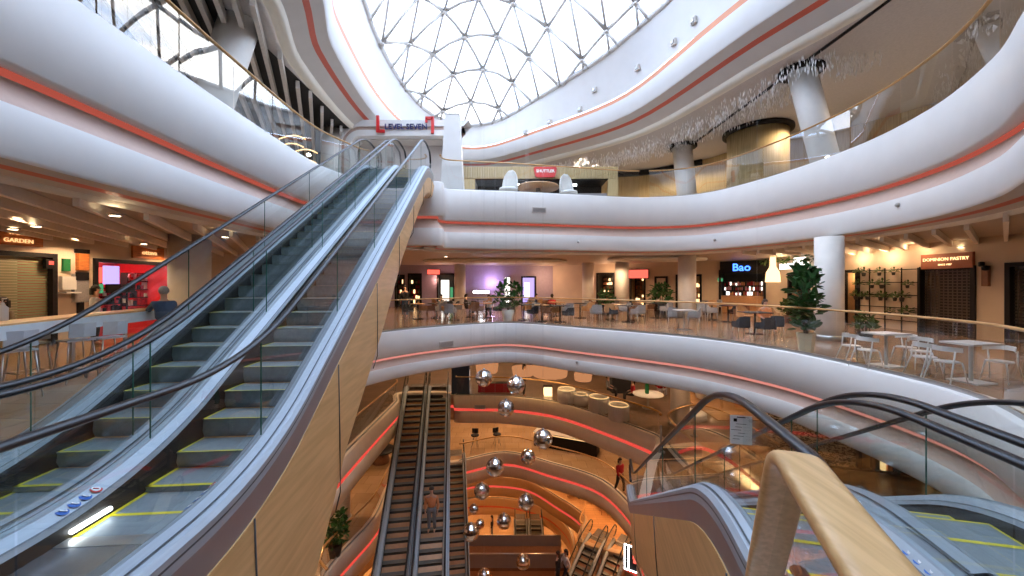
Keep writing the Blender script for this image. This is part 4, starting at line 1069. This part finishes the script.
for i, (px, py) in enumerate(rowsx):
    tp = PZ(px, py, 0); depth = 'front row' if py >= 316 else 'back row'
    table('small %s cafe table, %s, %s' % (['brown','black'][i%2], depth, where(px)+' '+['on its near side','slightly farther','closest','beyond','by the rail'][i%5]), tp, random.random(), 'cafe tables of the far restaurants', .7,.7,['tablewood','chairdark'][i%2],'dark', rnd=bool(i%3==0))
    for k in range(3 if i%2 else 2):
        a = random.random()*.6+k*2.1+i; loc = tp+Vector((.62*cos(a),.62*sin(a),0)); rz = a-pi/2
        cm = wd[(i+k)%4]
        if cm == 'brown':
            if BR is None: BR = chair_arm('x', loc, rz, Gs, 'chairbrown', legm='chairbrown'); o = BR
            else: o = dup(BR, loc, rz, 'x', Gs)
        else: o = dup({'dark':DK,'tan':OR,'grey':GR}[cm], loc, rz, 'x', Gs)
        cnt += 1
        o['label'] = '%s armchair %s, %s, %s' % ({'brown':'brown','dark':'dark','tan':'tan','grey':'grey'}[cm], ['facing away','facing sideways','facing the camera'][k], depth, where(px)+' '+['on its near side','slightly farther','closest','beyond','by the rail'][i%5])

# plants
def potted(label, loc, h, pot_r, pot_h, r, n, ls, potm='pot_beige', leafm='leaf', sides=8, trunk=.3):
    t = thing('potted_plant', label, 'plant', loc)
    obj('planter', MB().lathe([(pot_r*.72,0),(pot_r,pot_h),(pot_r*.9,pot_h),(pot_r*.88,pot_h-.05)],(0,0,0),sides,smooth=sides>12), potm, t)
    b = MB(); 
    for k in range(3): a = k*2.1; b.tube([(.03*cos(a),.03*sin(a),pot_h-.05),(.08*cos(a),.08*sin(a),(pot_h+h)/2),(.16*cos(a+.5)*r*3,.16*sin(a+.5)*r*3,h*.9)],[.02,.015,.008],5)
    obj('stem', b, 'stem', t)
    b = MB(); zc0 = pot_h+trunk
    for k in range(n):
        z = zc0+(h-zc0)*random.random(); rr = r*(.45+.55*sin(pi*min(1,max(0,(z-zc0)/(h-zc0)))*.9+.25)); a = random.random()*2*pi
        leafball(b, .08, 2, ls, (rr*.75*cos(a),rr*.75*sin(a),z), .25)
    obj('foliage', b, leafm, t); return t
P = PZ(806,353,0)
potted('tall fiddle leaf fig in an angular beige planter beside the thick round column', (P.x,P.y,0), 2.1, .20,.50,.27,150,.24,trunk=.05)
P = PZ(788,322,0); potted('low leafy plant in a brown pot behind the dark armchairs', (P.x,P.y,0), .85,.2,.3,.35,60,.2,'chairbrown','leaf2',16,.02)
P = PZ(661,316,0); potted('dark leafy bush behind the light grey armchairs', (P.x,P.y,0), 1.6,.3,.5,.65,110,.26,'pot_dark','leaf',16,.05)
P = PZ(508,322,0); potted('spreading plant in a white planter at the middle of the balustrade', (P.x,P.y,0), 1.7,.28,.55,.7,110,.26,'chairwhite','leaf',16,.05)
P = PZ(607,314,0); potted('low plant between the far tables left of the middle column', (P.x,P.y,0), 1.3,.25,.4,.5,80,.24,'pot_dark','leaf',16,.05)
P = PZ(335,556,L4); potted('dark green potted plant at the lower left, two floors down', (P.x,P.y,L4), 1.7,.28,.45,.5,110,.26,'pot_dark','leaf',16,.05)
P = PZ(865,340,0); potted('leafy plant on the floor in front of the plant rack', (P.x,P.y,0), .7,.2,.25,.3,40,.2,'pot_dark','leaf2',16,.02)

# ------------------------------------------------------------ people
def skinmesh(verts, edges, radii, root=0, sub=1):
    me = bpy.data.meshes.new('s'); me.from_pydata(verts, edges, []); o = bpy.data.objects.new('s', me); col.objects.link(o)
    md = o.modifiers.new('k','SKIN'); md.use_smooth_shade = True
    for v, r in zip(me.skin_vertices[0].data, radii): v.radius = r if isinstance(r, tuple) else (r,r)
    me.skin_vertices[0].data[root].use_root = True
    if sub: o.modifiers.new('u','SUBSURF').levels = sub; o.modifiers[-1].render_levels = sub
    dg = bpy.context.evaluated_depsgraph_get(); r = bpy.data.meshes.new_from_object(o.evaluated_get(dg)); bpy.data.objects.remove(o); bpy.data.meshes.remove(me)
    return r
def person(label, loc, rz, h, shirt, trousers, hair='hairdark', pose='stand', group=None):
    k = h/1.75; p = thing('person', label, 'person', loc, rz, group, k)
    sit = pose == 'sit'; hz = .50 if sit else .95
    V = [(0,0,hz),(0,0,hz+.18),(0,-.01,hz+.42),(0,-.01,hz+.50),(0,-.02,hz+.60),(0,-.03,hz+.68),(0,-.03,hz+.78)]
    E = [(i,i+1) for i in range(6)]; Rr = [(.10,.08),(.09,.07),(.12,.08),(.06,.06),(.055,.055),(.085,.09),(.07,.085)]
    sp = []; 
    for s in (-1,1):
        b = len(V)
        if pose == 'reach': arm = [(s*.19,0,hz+.44),(s*.24,-.18,hz+.28),(s*.2,-.42,hz+.22)]
        elif pose == 'walk': arm = [(s*.19,0,hz+.44),(s*.26,s*.1,hz+.18),(s*.24,s*.15-.12,hz-.02)]
        else: arm = [(s*.19,0,hz+.44),(s*.25,.02,hz+.16),(s*.24,-.14 if sit else -.06,hz+.10 if sit else hz-.10)]
        V += arm; E += [(2,b),(b,b+1),(b+1,b+2)]; Rr += [(.06,.06),(.045,.045),(.032,.032)]
        hb = len(V); w = Vector(arm[2]); d = (w-Vector(arm[1])).normalized()
        V += [tuple(w+d*.07)]; E += [(b+2,hb)]; Rr += [(.035,.018)]
        for f in range(5):
            off = Vector((s*(f-2)*.016, .0, 0)); l = (.05,.075,.085,.08,.06)[f]
            base = Vector(V[hb])+off*(.8 if f else 1.6); V += [tuple(base+d*l*.5), tuple(base+d*l+Vector((0,-.012,0)))]; n = len(V)
            E += [(hb,n-2),(n-2,n-1)]; Rr += [(.009,.009),(.008,.008)]
    for s in (-1,1):
        b = len(V)
        if sit: leg = [(s*.1,-.03,hz-.02),(s*.12,-.42,hz),(s*.12,-.44,.08),(s*.12,-.58,.04)]
        elif pose == 'walk': leg = [(s*.1,0,hz-.08),(s*.1,-s*.14-.05,.5),(s*.1,-s*.22+.05,.09),(s*.1,-s*.22-.1,.04)]
        else: leg = [(s*.1,0,hz-.08),(s*.11,-.02,.5),(s*.11,.02,.09),(s*.12,-.13,.04)]
        V += leg; E += [(0,b),(b,b+1),(b+1,b+2),(b+2,b+3)]; Rr += [(.09,.09),(.06,.06),(.045,.045),(.04,.03)]
    obj('body', skinmesh(V,E,Rr), 'skin', p).data.materials.append(M['skin'])
    # clothing: same joints, slightly wider, cut at neck, wrist and ankle
    n0 = 4; v2 = V[:4]; e2 = [(0,1),(1,2),(2,3)]; r2 = [(.19,.14),(.18,.135),(.20,.135),(.075,.075)]
    for s in (0,1):
        b = 7+s*14; q = len(v2); v2 += [V[b],V[b+1],tuple(Vector(V[b+1]).lerp(Vector(V[b+2]),.8))]; e2 += [(2,q),(q,q+1),(q+1,q+2)]; r2 += [(.075,.075),(.06,.06),(.048,.048)]
    o = obj('shirt', skinmesh(v2,e2,r2), shirt, p); o.data.materials.append(M[shirt])
    v3 = [V[0],(0,0,hz+.08)]; e3 = [(0,1)]; r3 = [(.17,.13),(.16,.12)]
    for s in (0,1):
        b = 35+s*4; q = len(v3); v3 += [V[b],V[b+1],V[b+2]]; e3 += [(0,q),(q,q+1),(q+1,q+2)]; r3 += [(.105,.105),(.078,.078),(.062,.062)]
    o = obj('trousers', skinmesh(v3,e3,r3), trousers, p); o.data.materials.append(M[trousers])
    b = MB(); hc = (0,-.01,hz+.755); b.sphere(hc, .105, 16, sz=1.05); 
    b.v = [(x, y if z > hz+.74 or y > 0 else y*.35, z) for x,y,z in b.v]
    if hair == 'hairdark': b.box((0,.07,hz+.66),(.15,.06,.2))
    obj('hair', b, hair, p)
    b = MB(); b.sphere((0,-.125,hz+.725),.018,8); b.sphere((-.035,-.108,hz+.755),.011,8,1); b.sphere((.035,-.108,hz+.755),.011,8,1); b.box((0,-.112,hz+.685),(.05,.01,.012),0,2)
    for s in (-1,1): b.sphere((s*.09,-.02,hz+.735),.022,8)
    o = obj('face', b, ['skin','dark','c_red'], p)
    return p
def at7(px, py, d): q = PY(px,py,d); return q
q = PY(95,300,10.6); person('woman in pale grey top with dark hair at the counter before the red shop', (q.x,q.y,0), 2.6, 1.62, 'c_white','c_black','hairdark','stand')
q = PY(155,300,8.3); person('grey haired man in dark blue shirt leaning on the counter, left of the escalators', (q.x+.1,q.y+.1,0), -2.2, 1.60, 'c_blue','c_black','hairgrey','reach')
q = PY(3,300,8.6); person('person with dark hair sitting at the frame edge behind the left counter', (q.x,q.y,.25), 0, 1.5, 'c_khaki','c_black','hairdark','sit')
q = PZ(405,317,0); person('man in dark top standing by the railing next to the big escalator', q, 0, 1.6, 'c_black','c_jeans','hairdark','stand')
for px,py,sh,lab,rz in ((441,316,'c_grey','person in grey sitting at a far table right of the escalator side',1),(466,315,'c_black','person in black sitting beside the far left column',2),(489,317,'c_white','person in white sitting left of the white planter',0),
        (552,315,'c_red','person in red sitting before the lilac screen',3),(536,314,'c_blue','person in blue sitting left of the lilac screen',1.5),(765,331,'c_orange','woman in orange sitting behind the dark armchairs',0)):
    q = PZ(px,py,0); person(lab, q, rz, 1.5, sh, 'c_black', 'hairdark', 'sit', 'seated restaurant guests')
# rider on the central escalator
u = Vector((cM,1)).normalized(); Yp = 15.05; s_ = (22.1-Yp)/u.y; X = -4.28-u.x*0+cM*(Yp-22.1)
person('rider in orange top and patterned trousers on the right central escalator', (X,Yp,L5-.5*s_+.06), 0, 1.75, 'c_orange','c_grey','hairdark','stand')
for px,py,lv,sh,tr,po,lab in ((524,396,L5,'c_black','c_black','stand','person in black standing behind the mirror balls one floor down'),(633,403,L5,'c_red','c_black','sit','person in red sitting beside the round table one floor down'),
        (660,398,L5,'c_red','c_white','sit','person in red and white sitting right of the round table one floor down'),(608,397,L5,'c_grey','c_black','sit','person with dark hair sitting left of the black box one floor down'),
        (620,492,L4,'c_red','c_black','walk','person in red walking two floors down behind the golden rail'),(492,538,L2,'c_black','c_grey','stand','person in dark clothes standing deep below under the mirror balls'),
        (566,584,L3,'c_white','c_black','walk','person in pale top at the bottom beside the lower escalators'),(558,586,L3,'c_black','c_black','stand','person in black at the bottom beside the lower escalators')):
    q = PZ(px,py,lv); person(lab, q, random.random()*6, 1.75, sh, tr, 'hairdark', po)
for px,py,lv,lab in ((562,541,L2,'x'),): pass

# ------------------------------------------------------------ level five and below
tubs = ((565,405,9,'leftmost'),(579,407,7,'second from the left, set back'),(598,414.5,10,'third from the left'),(618,423,10,'rightmost, next to the corner of the rail'))
T0 = None
for px,py,r,lab in tubs:
    q = PZ(px,py,L5); q = q+Vector((.15,.45,0)); s_ = r*q.y/F/.5
    lab = 'ribbed pale tub armchair with lit rim, '+lab
    if T0 is None:
        T0 = thing('tub_armchair', lab, 'armchair', q, 0, 'tub armchairs one floor down', s_)
        mb = MB(); n = 36
        mb.lathe([(.46,.0),(.5,.05),(.5,.72),(.47,.75),(.42,.72),(.41,.42)],(0,0,0),n,cap=False); 
        for j in range(36): a = 2*pi*j/36; mb.tube([(.505*cos(a),.505*sin(a),.05),(.505*cos(a),.505*sin(a),.72)],.014,4)
        obj('shell', mb, 'tub', T0); obj('seat_cushion', MB().lathe([(.4,.3),(.41,.42),(.3,.46)],(0,0,0),24),'tub',T0)
        obj('lit_rim', MB().tube([(.46*cos(2*pi*j/30),.46*sin(2*pi*j/30),.76) for j in range(30)],.018,5,closed=True),'led_gold',T0)
    else: dup(T0, q, 0, lab, 'tub armchairs one floor down', s_)
D0 = None
for px,py,d,r,lab in ((523,371,21,.62,'left of the large one'),(550,369,20.4,1.0,'largest'),(583,377,23,.55,'smallest, on the right'),(487,368,23,.7,'above the mirror balls at the left')):
    q = PY(px,py,d); lab = 'glowing drum pendant lamp one floor down, '+lab
    if D0 is None:
        D0 = thing('pendant_lamp', lab, 'lamp', q, 0, 'drum pendant lamps', r)
        obj('lamp_shade', MB().lathe([(.9,-.35),(1,.35)],(0,0,0),32,cap=False),'shade',D0); obj('diffuser', MB().lathe([(.84,-.3),(.84,-.28)],(0,0,0),28),'glow_warm',D0); obj('cord', MB().tube([(0,0,.3),(0,0,1.6)],.02,5),'dark',D0)
    else: dup(D0, q, 0, lab, 'drum pendant lamps', r)
q = PZ(648,408,L5); t = thing('round_table','round white table with a green bottle one floor down','table',q); obj('tabletop', MB().lathe([(.75,.7),(.75,.74)],(0,0,0),30),'paper',t); obj('pedestal', MB().lathe([(.3,0),(.06,.05),(.06,.7)],(0,0,0),16),'leg_metal',t)
o = obj('green_bottle', MB().lathe([(.09,0),(.1,.05),(.1,.42),(.04,.58),(.04,.75)],(0,0,0),16),'green',None,q+Vector((-.05,0,.74))); tag(o,'green bottle standing on the round white table one floor down','bottle')
q = PZ(622,392,L5); t = thing('planter_box','black box with white top one floor down behind the table','box',q); obj('box', MB().box((0,0,.45),(1.3,.6,.9)),'c_black',t); obj('top', MB().box((0,0,.93),(1.2,.55,.06)),'paper',t)
q = PZ(704,398,L5); t = thing('white_drum_table','white drum shaped table on the oak floor near the descending escalator','table',q); obj('drum', MB().lathe([(.42,0),(.45,.4),(.45,.45)],(0,0,0),30),'paper',t); obj('rim', MB().lathe([(.46,.4),(.48,.42),(.46,.46)],(0,0,0),30),'tub',t)
q = PZ(745,436,L5); t = thing('round_podium','round white podium behind the notice on the escalator glass','podium',(8.4,17.9,L5)); obj('disc', MB().lathe([(.7,0),(.7,.25),(.66,.28)],(0,0,0),36),'paper',t); obj('base_ring', MB().lathe([(.74,0),(.74,.04),(.7,.05)],(0,0,0),36),'leg_metal',t)
m = pbr('zebra_pattern', (.75,.62,.45), .5, c2=(.02,.015,.01), scale=3.2, stretch=(1.,1,2.2)); M['zebra'] = m
for n_ in m.node_tree.nodes:
    if n_.type == 'TEX_NOISE': n_.inputs['Distortion'].default_value = 3.5; n_.inputs['Detail'].default_value = 0
    if n_.type == 'MAP_RANGE': n_.inputs[1].default_value = .48; n_.inputs[2].default_value = .52
t = thing('shop_window', 'shop window with black and tan zebra patterned graphic below the right white band', 'shop', (10.6,13.2,L5), -.25)
obj('graphic_panel', MB().box((-.2,0,.9),(2.6,.08,1.7)), 'zebra', t); obj('display_wall', MB().box((2.6,.05,.9),(2.6,.1,1.8)), 'warm_int', t)
obj('frame', MB().box((1.2,0,1.85),(5.8,.2,.12)).box((1.2,0,.03),(5.8,.2,.08)).box((1.2,0,.9),(.1,.2,1.8)), 'dark', t)
shelves(t, 2.6, -.2, 2.2, 1.4, 3, ['led_gold','c_orange','c_black'], .15, 6)
# barrier posts by the landing
for px,py,lab in ((661,452,'slim chrome post at the corner left of the escalator handrail'),(694,436,'slim chrome post right of the round column one floor down')):
    q = PZ(px,py,L5); t = thing('chrome_post',lab,'post',q,0); obj('post', MB().tube([(0,0,0),(0,0,1.0)],.035,8),'leg_metal',t); obj('base', MB().lathe([(.15,0),(.15,.03)],(0,0,0),16),'leg_metal',t)
# display items at the left end of level five
for px,py,w,h,m_,lab in ((459,397,1.0,2.2,'c_blue','dark blue display cabinet at the left end, one floor down'),(461,378,.9,.8,'screen_white','lit white panel above the blue cabinet'),(495,395,2.0,.5,'c_red','low red bench behind the mirror balls'),(549,399,.45,.5,'glow_warm','small glowing orange lantern on the floor one floor down')):
    q = PZ(px,py,L5) if m_ != 'screen_white' else PY(px,py,23.5)
    q = q+Vector((0,.7,0)); t = thing({'c_blue':'display_cabinet','screen_white':'light_panel','c_red':'bench','glow_warm':'lantern'}[m_],lab,{'c_blue':'cabinet','screen_white':'panel','c_red':'bench','glow_warm':'lantern'}[m_],q)
    z_ = 0 if m_ == 'screen_white' else h/2
    obj('body', MB().box((0,0,z_),(w,.4,h)),m_,t); obj('edge_frame', MB().box((0,.05,z_+h/2),(w+.06,.42,.05)).box((0,.05,z_-h/2+.02),(w+.06,.42,.04)),'dark',t)
# level five back wall
mb = MB(); mb.box((0,31,L5+2.2),(34,.2,4.4)); struct('wall_level_five', mb, 'wall6')
mb = MB(); mb.box((0,31,L4+2.2),(34,.2,4.4)); struct('wall_level_four', mb, 'warm_int')
# level four furniture
BS = None
for px,py,lab in ((475,452-6,'left one of two'),(497,452-7,'right one of two')):
    q = PZ(px,py,L4)
    if BS is None:
        BS = thing('bar_stool_dark','dark bar stool behind the rail two floors down, '+lab,'stool',q,0,'dark bar stools')
        obj('seat', MB().lathe([(.26,.7),(.28,.76),(.2,.8)],(0,0,0),18),'c_black',BS); obj('backrest', MB().box((0,.22,.95),(.42,.05,.3)),'c_black',BS)
        for k in range(4): a = k*pi/2+.7; obj('leg', MB().tube([(.26*cos(a),.26*sin(a),0),(.12*cos(a),.12*sin(a),.7)],.015,5),'leg_metal',BS)
    else: dup(BS,q,.5,'dark bar stool behind the rail two floors down, '+lab,'dark bar stools')
q = PZ(566,462,L4); t = thing('long_counter','long black serving counter with golden edge two floors down','counter',(3.6,25.2,L4),-.42); obj('body', MB().box((0,0,.45),(4.2,.9,.9)),'dark',t); obj('edge_strip', MB().box((0,-.47,.9),(4.3,.05,.1)),'led_gold',t); obj('top', MB().box((0,0,.93),(4.3,1.0,.05)),'tablegrey',t)
q = PZ(381,462,L4); t = thing('oval_stand','dark oval stand left of the central escalators two floors down','stand',q); obj('top', MB().lathe([(.8,.7),(.85,.75),(.8,.8)],(0,0,0),28),'dark',t); obj('pedestal', MB().lathe([(.5,0),(.4,.7)],(0,0,0),20),'chairbrown',t)
for i,(px,py) in enumerate(((604,505),(580,497),(615,515))):
    q = PZ(px,py,L3); table('tiny table three floors down on the orange floor, %s' % ['in the middle','farthest','nearest'][i], q, .3*i, 'tables three floors down', .8,.8,'tablewood','dark')
    for k in range(2): dup(OR, q+Vector((.7*(1-2*k),.2,0)), pi/2*(1-2*k), 'tan chair three floors down, %s side of the %s table' % (['right','left'][k], ['middle','farthest','nearest'][i]), 'chairs three floors down')
# footbridge in the depth
t = thing('footbridge','dark glass sided footbridge crossing the void at the bottom','bridge',(-.6,24.0,-15.6))
obj('deck', MB().box((0,0,0),(7.6,1.8,.3)),'chairbrown',t); obj('parapet', MB().box((0,-.9,.45),(7.6,.06,.8)),'trim_grey',t); obj('parapet', MB().box((0,.9,.45),(7.6,.06,.8)),'trim_grey',t); obj('under_panel', MB().box((0,-.2,-1.15),(7.6,1.2,2.0)),'copper',t); obj('handrail', MB().tube([(-3.8,-.9,.9),(3.8,-.9,.9)],.05,6),'leg_metal',t)
# white outlined sign
t = thing('illuminated_sign','white outlined lightbox sign with red figure at the lower right','sign',PY(632,558,16.5),-.5)
obj('panel', MB().box((0,0,0),(.62,.06,1.1)),'dark',t)
mb = MB(); 
for x in (-.3,-.14,.3): mb.box((x,-.05,0),(.035,.03,1.1))
for z in (-.53,.53): mb.box((0,-.05,z),(.62,.03,.035))
obj('light_frame', mb, 'lamp_white', t); obj('figure', MB().box((.1,-.05,.1),(.12,.03,.2),.0).box((.16,-.05,-.1),(.2,.03,.12)),'screen_red',t); obj('bracket', MB().box((0,.1,0),(.1,.2,.1)),'dark',t)
# notice on the escalator glass
q = PY(741,430,2.52)
t = thing('notice','white paper notice stuck to the escalator glass in the right half','notice',q,-.25); obj('sheet', MB().box((0,0,0),(.13,.004,.19)),'paper',t)
mb = MB()
for i in range(6): mb.box((-.015*(i%3),-.004,.04-.02*i),(.06-.02*(i%2),.002,.002))
mb.box((0,-.004,.085),(.05,.002,.006)); mb.box((-.035,-.004,.065),(.02,.002,.02)); obj('printed_lines', mb, 'dark', t)
# small vents and sensors on the white bands
def on_edge(P, px, z, off=.04, side=1):
    best = None; N = normals(P)
    for i in range(len(P)):
        for t_ in range(5):
            a = P[i].lerp(P[(i+1)%len(P)], t_/5)
            if a.y < 5: continue
            e = abs(a.x*F/a.y+CX-px)
            if best is None or e < best[0]-.01: best = (e,a,N[i])
    q = best[1]+best[2]*off; return Vector((q.x,q.y,z)), math.atan2(best[2].y,best[2].x)+pi/2
for P_, px, py, lab in ((H7,538,210,'long grey vent on the white band under the lounge'),(H6,446,344,'grey vent on the white band below the restaurants near the escalator'),(H5,480,407,'grey vent on the beige band left of the mirror ball')):
    q, rz = on_edge(P_, px, 0); z = HC+(YH-py)*q.y/F
    t = thing('air_vent', lab, 'vent', (q.x,q.y,z), rz); obj('frame', MB().box((0,0,0),(.62,.05,.22)),'soffit',t)
    mb = MB(); [mb.box((0,-.03,-.07+.035*i),(.54,.02,.012)) for i in range(5)]; obj('louvre', mb, 'trim_grey', t)
for P_, px, py, lab in ((H7,578,242,'left of the middle on the lower white band of level seven'),(H7,716,240,'right of the middle on the lower white band of level seven'),(H7,899,205,'at the right on the lower white band of level seven'),(H6,577,362,'under the pink light line')):
    q, rz = on_edge(P_, px, 0); z = HC+(YH-py)*q.y/F
    t = thing('smoke_sensor','small round sensor '+lab,'sensor',(q.x,q.y,z),rz); mb = MB(); mb.sphere((0,0,0),.06,10); obj('dome',mb,'leg_metal',t)

# mirror balls
MBALL = None
balls = ((516,385,9),(506,408,8.5),(543,439,9.5),(528,457,7.5),(495,467,9),(482,491,8),(526,502,8),(471,532,8.5),(504,521,7.5),(480,524,4.5),(474,509,5),(484,378,8.5),(523,562,7),(484,576,7),(757,441,6),(638,395,0))
nb = ['beneath the white band, upper right of the topmost two','centred on the first beige band','largest, on the gap right of centre','just below and left of the largest one','on the second beige band at the left','over the red line, left','over the orange lit ring, centre','low at the left','low, right of the low left one','small and far at the left','small, above the low left pair','topmost at the left before the orange shop','near the bottom above the copper panel','at the very bottom edge','seen through the escalator glass on the right']
for i, (px,py,r) in enumerate(balls[:15]):
    R_ = .30; d = R_*F/r
    if i in (9,10): R_ = .22; d = R_*F/r
    d = min(d, 15.5) if i != 14 else 12; R_ = r*d/F
    q = PY(px,py,d); lab = 'silver mirror ball, '+nb[i]
    if MBALL is None:
        MBALL = thing('mirror_ball', lab, 'mirror ball', q, 0, 'mirror balls', R_)
        mb = MB(); mb.sphere((0,0,0),1,22,smooth=False); obj('ball', mb, 'ballmirror', MBALL)
        mb = MB(); mb.lathe([(.12,.95),(.12,1.12)],(0,0,0),10); obj('cap', mb, 'leg_metal', MBALL)
        mb = MB(); mb.tube([(0,0,1.1),(0,0,(ZD+2-q.z)/R_)],.012,4); obj('wire', mb, 'leg_metal', MBALL)
    else: dup(MBALL, q, 0, lab, 'mirror balls', R_)

# ------------------------------------------------------------ lights
def downs(pts, z, e, c, lab):
    for (x,y) in pts:
        dlight(x, y, z+.1, e*2.5, c)
WARM = (1,.66,.38)
downs([(-12,8.2),(-12.1,10.8),(-12.1,13.8),(-8.5,3),(-9.5,7.5),(-10.5,12),(-8.3,14.5),(9.5,4.5),(11.5,8.5),(10,12.5),(11.5,16.5)], CEIL6-.25, 42, WARM, '')  # first three spots are added to brighten the left wall
downs([(-5,18.5),(-8,23),(-2,20),(-3.5,26),(2,19),(1,25.5),(6,16.5),(6,22),(9.5,20),(12,19.5)], CEIL6-.2, 80, WARM, '')
for x,y in ((-13.0+.6,11.0),): plight(-13.9,12.8,2.2,70,(1,.7,.6))
plight(14.0,13.2,2.9,14,WARM); plight(14.0,14.4,2.75,25,WARM); plight(14.0,15.6,2.75,25,WARM); plight(13.8,19.5,2.6,40,(1,.7,.4)); plight(15.1,16.3,2,25,(1,.6,.3))
for px in (640,606): pass
plight(-1.5,28.4,1.8,60,(.7,.5,1.)); plight(-5.5,28.4,2,35,(1,.5,.35)); plight(2.5,28.4,2.2,45,(1,.6,.35)); plight(6.5,26,2.2,45,(1,.6,.35))
downs([(-9,10),(-9,16),(-8,22),(-3,25),(1.5,23.5),(4.5,21.5),(8,18.5),(12,18),(6,12),(12,24),(1,27),(-6,27)], L6-.5, 90, (1,.62,.34), '')
downs([(-9,12),(-9,18),(-6.5,24.5),(0,27),(5,24),(8,20),(8,14),(10,11),(3,28),(-3,28)], L5-.5, 110, (1,.60,.32), '')
downs([(-8,24),(-2,32),(4,30),(7,26),(9,21),(7,23)], L4-.5, 190, (1,.50,.22), '')
downs([(-7,30),(-1,38),(5,36),(8,30),(-11,26),(8,24)], L3-.5, 240, (1,.50,.2), '')
downs([(-5,38),(2,38),(7,33),(-11,30),(-4,30),(3,26),(-3,24)], L2-.5, 260, (1,.50,.2), '')
downs([(-9,8),(-10,14),(-9,20),(0,20.5),(4,22),(9.5,22),(13,16.5),(14,11),(-12,3)], CEIL7-.3, 105, (1,.8,.6), '')
# visible downlight fittings on the level six ceiling
DL = None
for i,(px,py,z) in enumerate(((115,214,CEIL6),(36,225,CEIL6),(13,228,CEIL6),(144,243,CEIL6),(225,236,CEIL6),(490,260,CEIL6),(446,256,CEIL6),(658,263,CEIL6),(670,266,CEIL6),(646,271,CEIL6),(597,270,CEIL6),(777,258,CEIL6),(961,246,CEIL6),(673,271,CEIL6))):
    z = CEIL6-.2 if px < 240 or px > 900 else CEIL6-.0
    q = PZ(px,py,z); lab = 'small round ceiling downlight, '+['over the left counter','left, near the amber sign','at the far left edge','above the amber sign of the red shop','beside the left column','above the white planter','beside the big escalator','between column and dark ceiling, left','between column and dark ceiling, right','above the middle column','above the far column','above the bao front','above the russet sign','behind the thick column, highest'][i]
    if DL is None:
        DL = thing('downlight', lab, 'downlight', q, 0, 'ceiling downlights'); obj('trim_ring', MB().lathe([(.10,0),(.11,-.03),(.075,-.035)],(0,0,0),16,cap=False),'leg_metal',DL); obj('lens', MB().lathe([(.075,-.025),(.07,-.035)],(0,0,0),14),'downlight',DL)
    else: dup(DL, q, 0, lab, 'ceiling downlights')

# ------------------------------------------------------------ sky
w = bpy.data.worlds.new('sky'); sc.world = w; w.use_nodes = True; nt = w.node_tree; nt.nodes.clear()
N = nt.nodes.new; L = nt.links.new
out = N('ShaderNodeOutputWorld'); bg = N('ShaderNodeBackground'); L(bg.outputs[0], out.inputs[0])
tc = N('ShaderNodeTexCoord'); mp = N('ShaderNodeMapping'); mp.inputs['Scale'].default_value = (1,1,2.2); L(tc.outputs['Generated'], mp.inputs[0])
n = N('ShaderNodeTexNoise'); n.inputs['Scale'].default_value = 3.2; n.inputs['Detail'].default_value = 8; n.inputs['Roughness'].default_value = .6; L(mp.outputs[0], n.inputs['Vector'])
rp = N('ShaderNodeMapRange'); rp.inputs[1].default_value = .47; rp.inputs[2].default_value = .64; L(n.outputs[0], rp.inputs[0])
mx = N('ShaderNodeMix'); mx.data_type = 'RGBA'; mx.inputs['A'].default_value = (.45,.60,.86,1); mx.inputs['B'].default_value = (1,.945,.88,1); L(rp.outputs[0], mx.inputs['Factor'])
L(mx.outputs['Result'], bg.inputs[0]); bg.inputs[1].default_value = 6.0

# ------------------------------------------------------------ camera
cam = bpy.data.cameras.new('camera'); co = bpy.data.objects.new('camera', cam); col.objects.link(co); sc.camera = co
cam.sensor_width = 36; cam.lens = 36*F/1024; cam.clip_start = .05; cam.clip_end = 300
co.location = (0,0,HC); co.rotation_euler = (pi/2,0,0); cam.shift_y = -(288-YH)/1024.
sc.view_settings.view_transform = 'Standard'; sc.view_settings.look = 'None'; sc.view_settings.gamma = 1; sc.view_settings.use_curve_mapping = False
sc.view_settings.exposure = 0.42
cy = sc.cycles
cy.use_denoising = True
try: cy.denoiser = 'OPENIMAGEDENOISE'
except Exception: pass
cy.max_bounces = 7; cy.diffuse_bounces = 3; cy.glossy_bounces = 3; cy.transparent_max_bounces = 24; cy.transmission_bounces = 4
cy.sample_clamp_indirect = 4; cy.caustics_reflective = False; cy.caustics_refractive = False
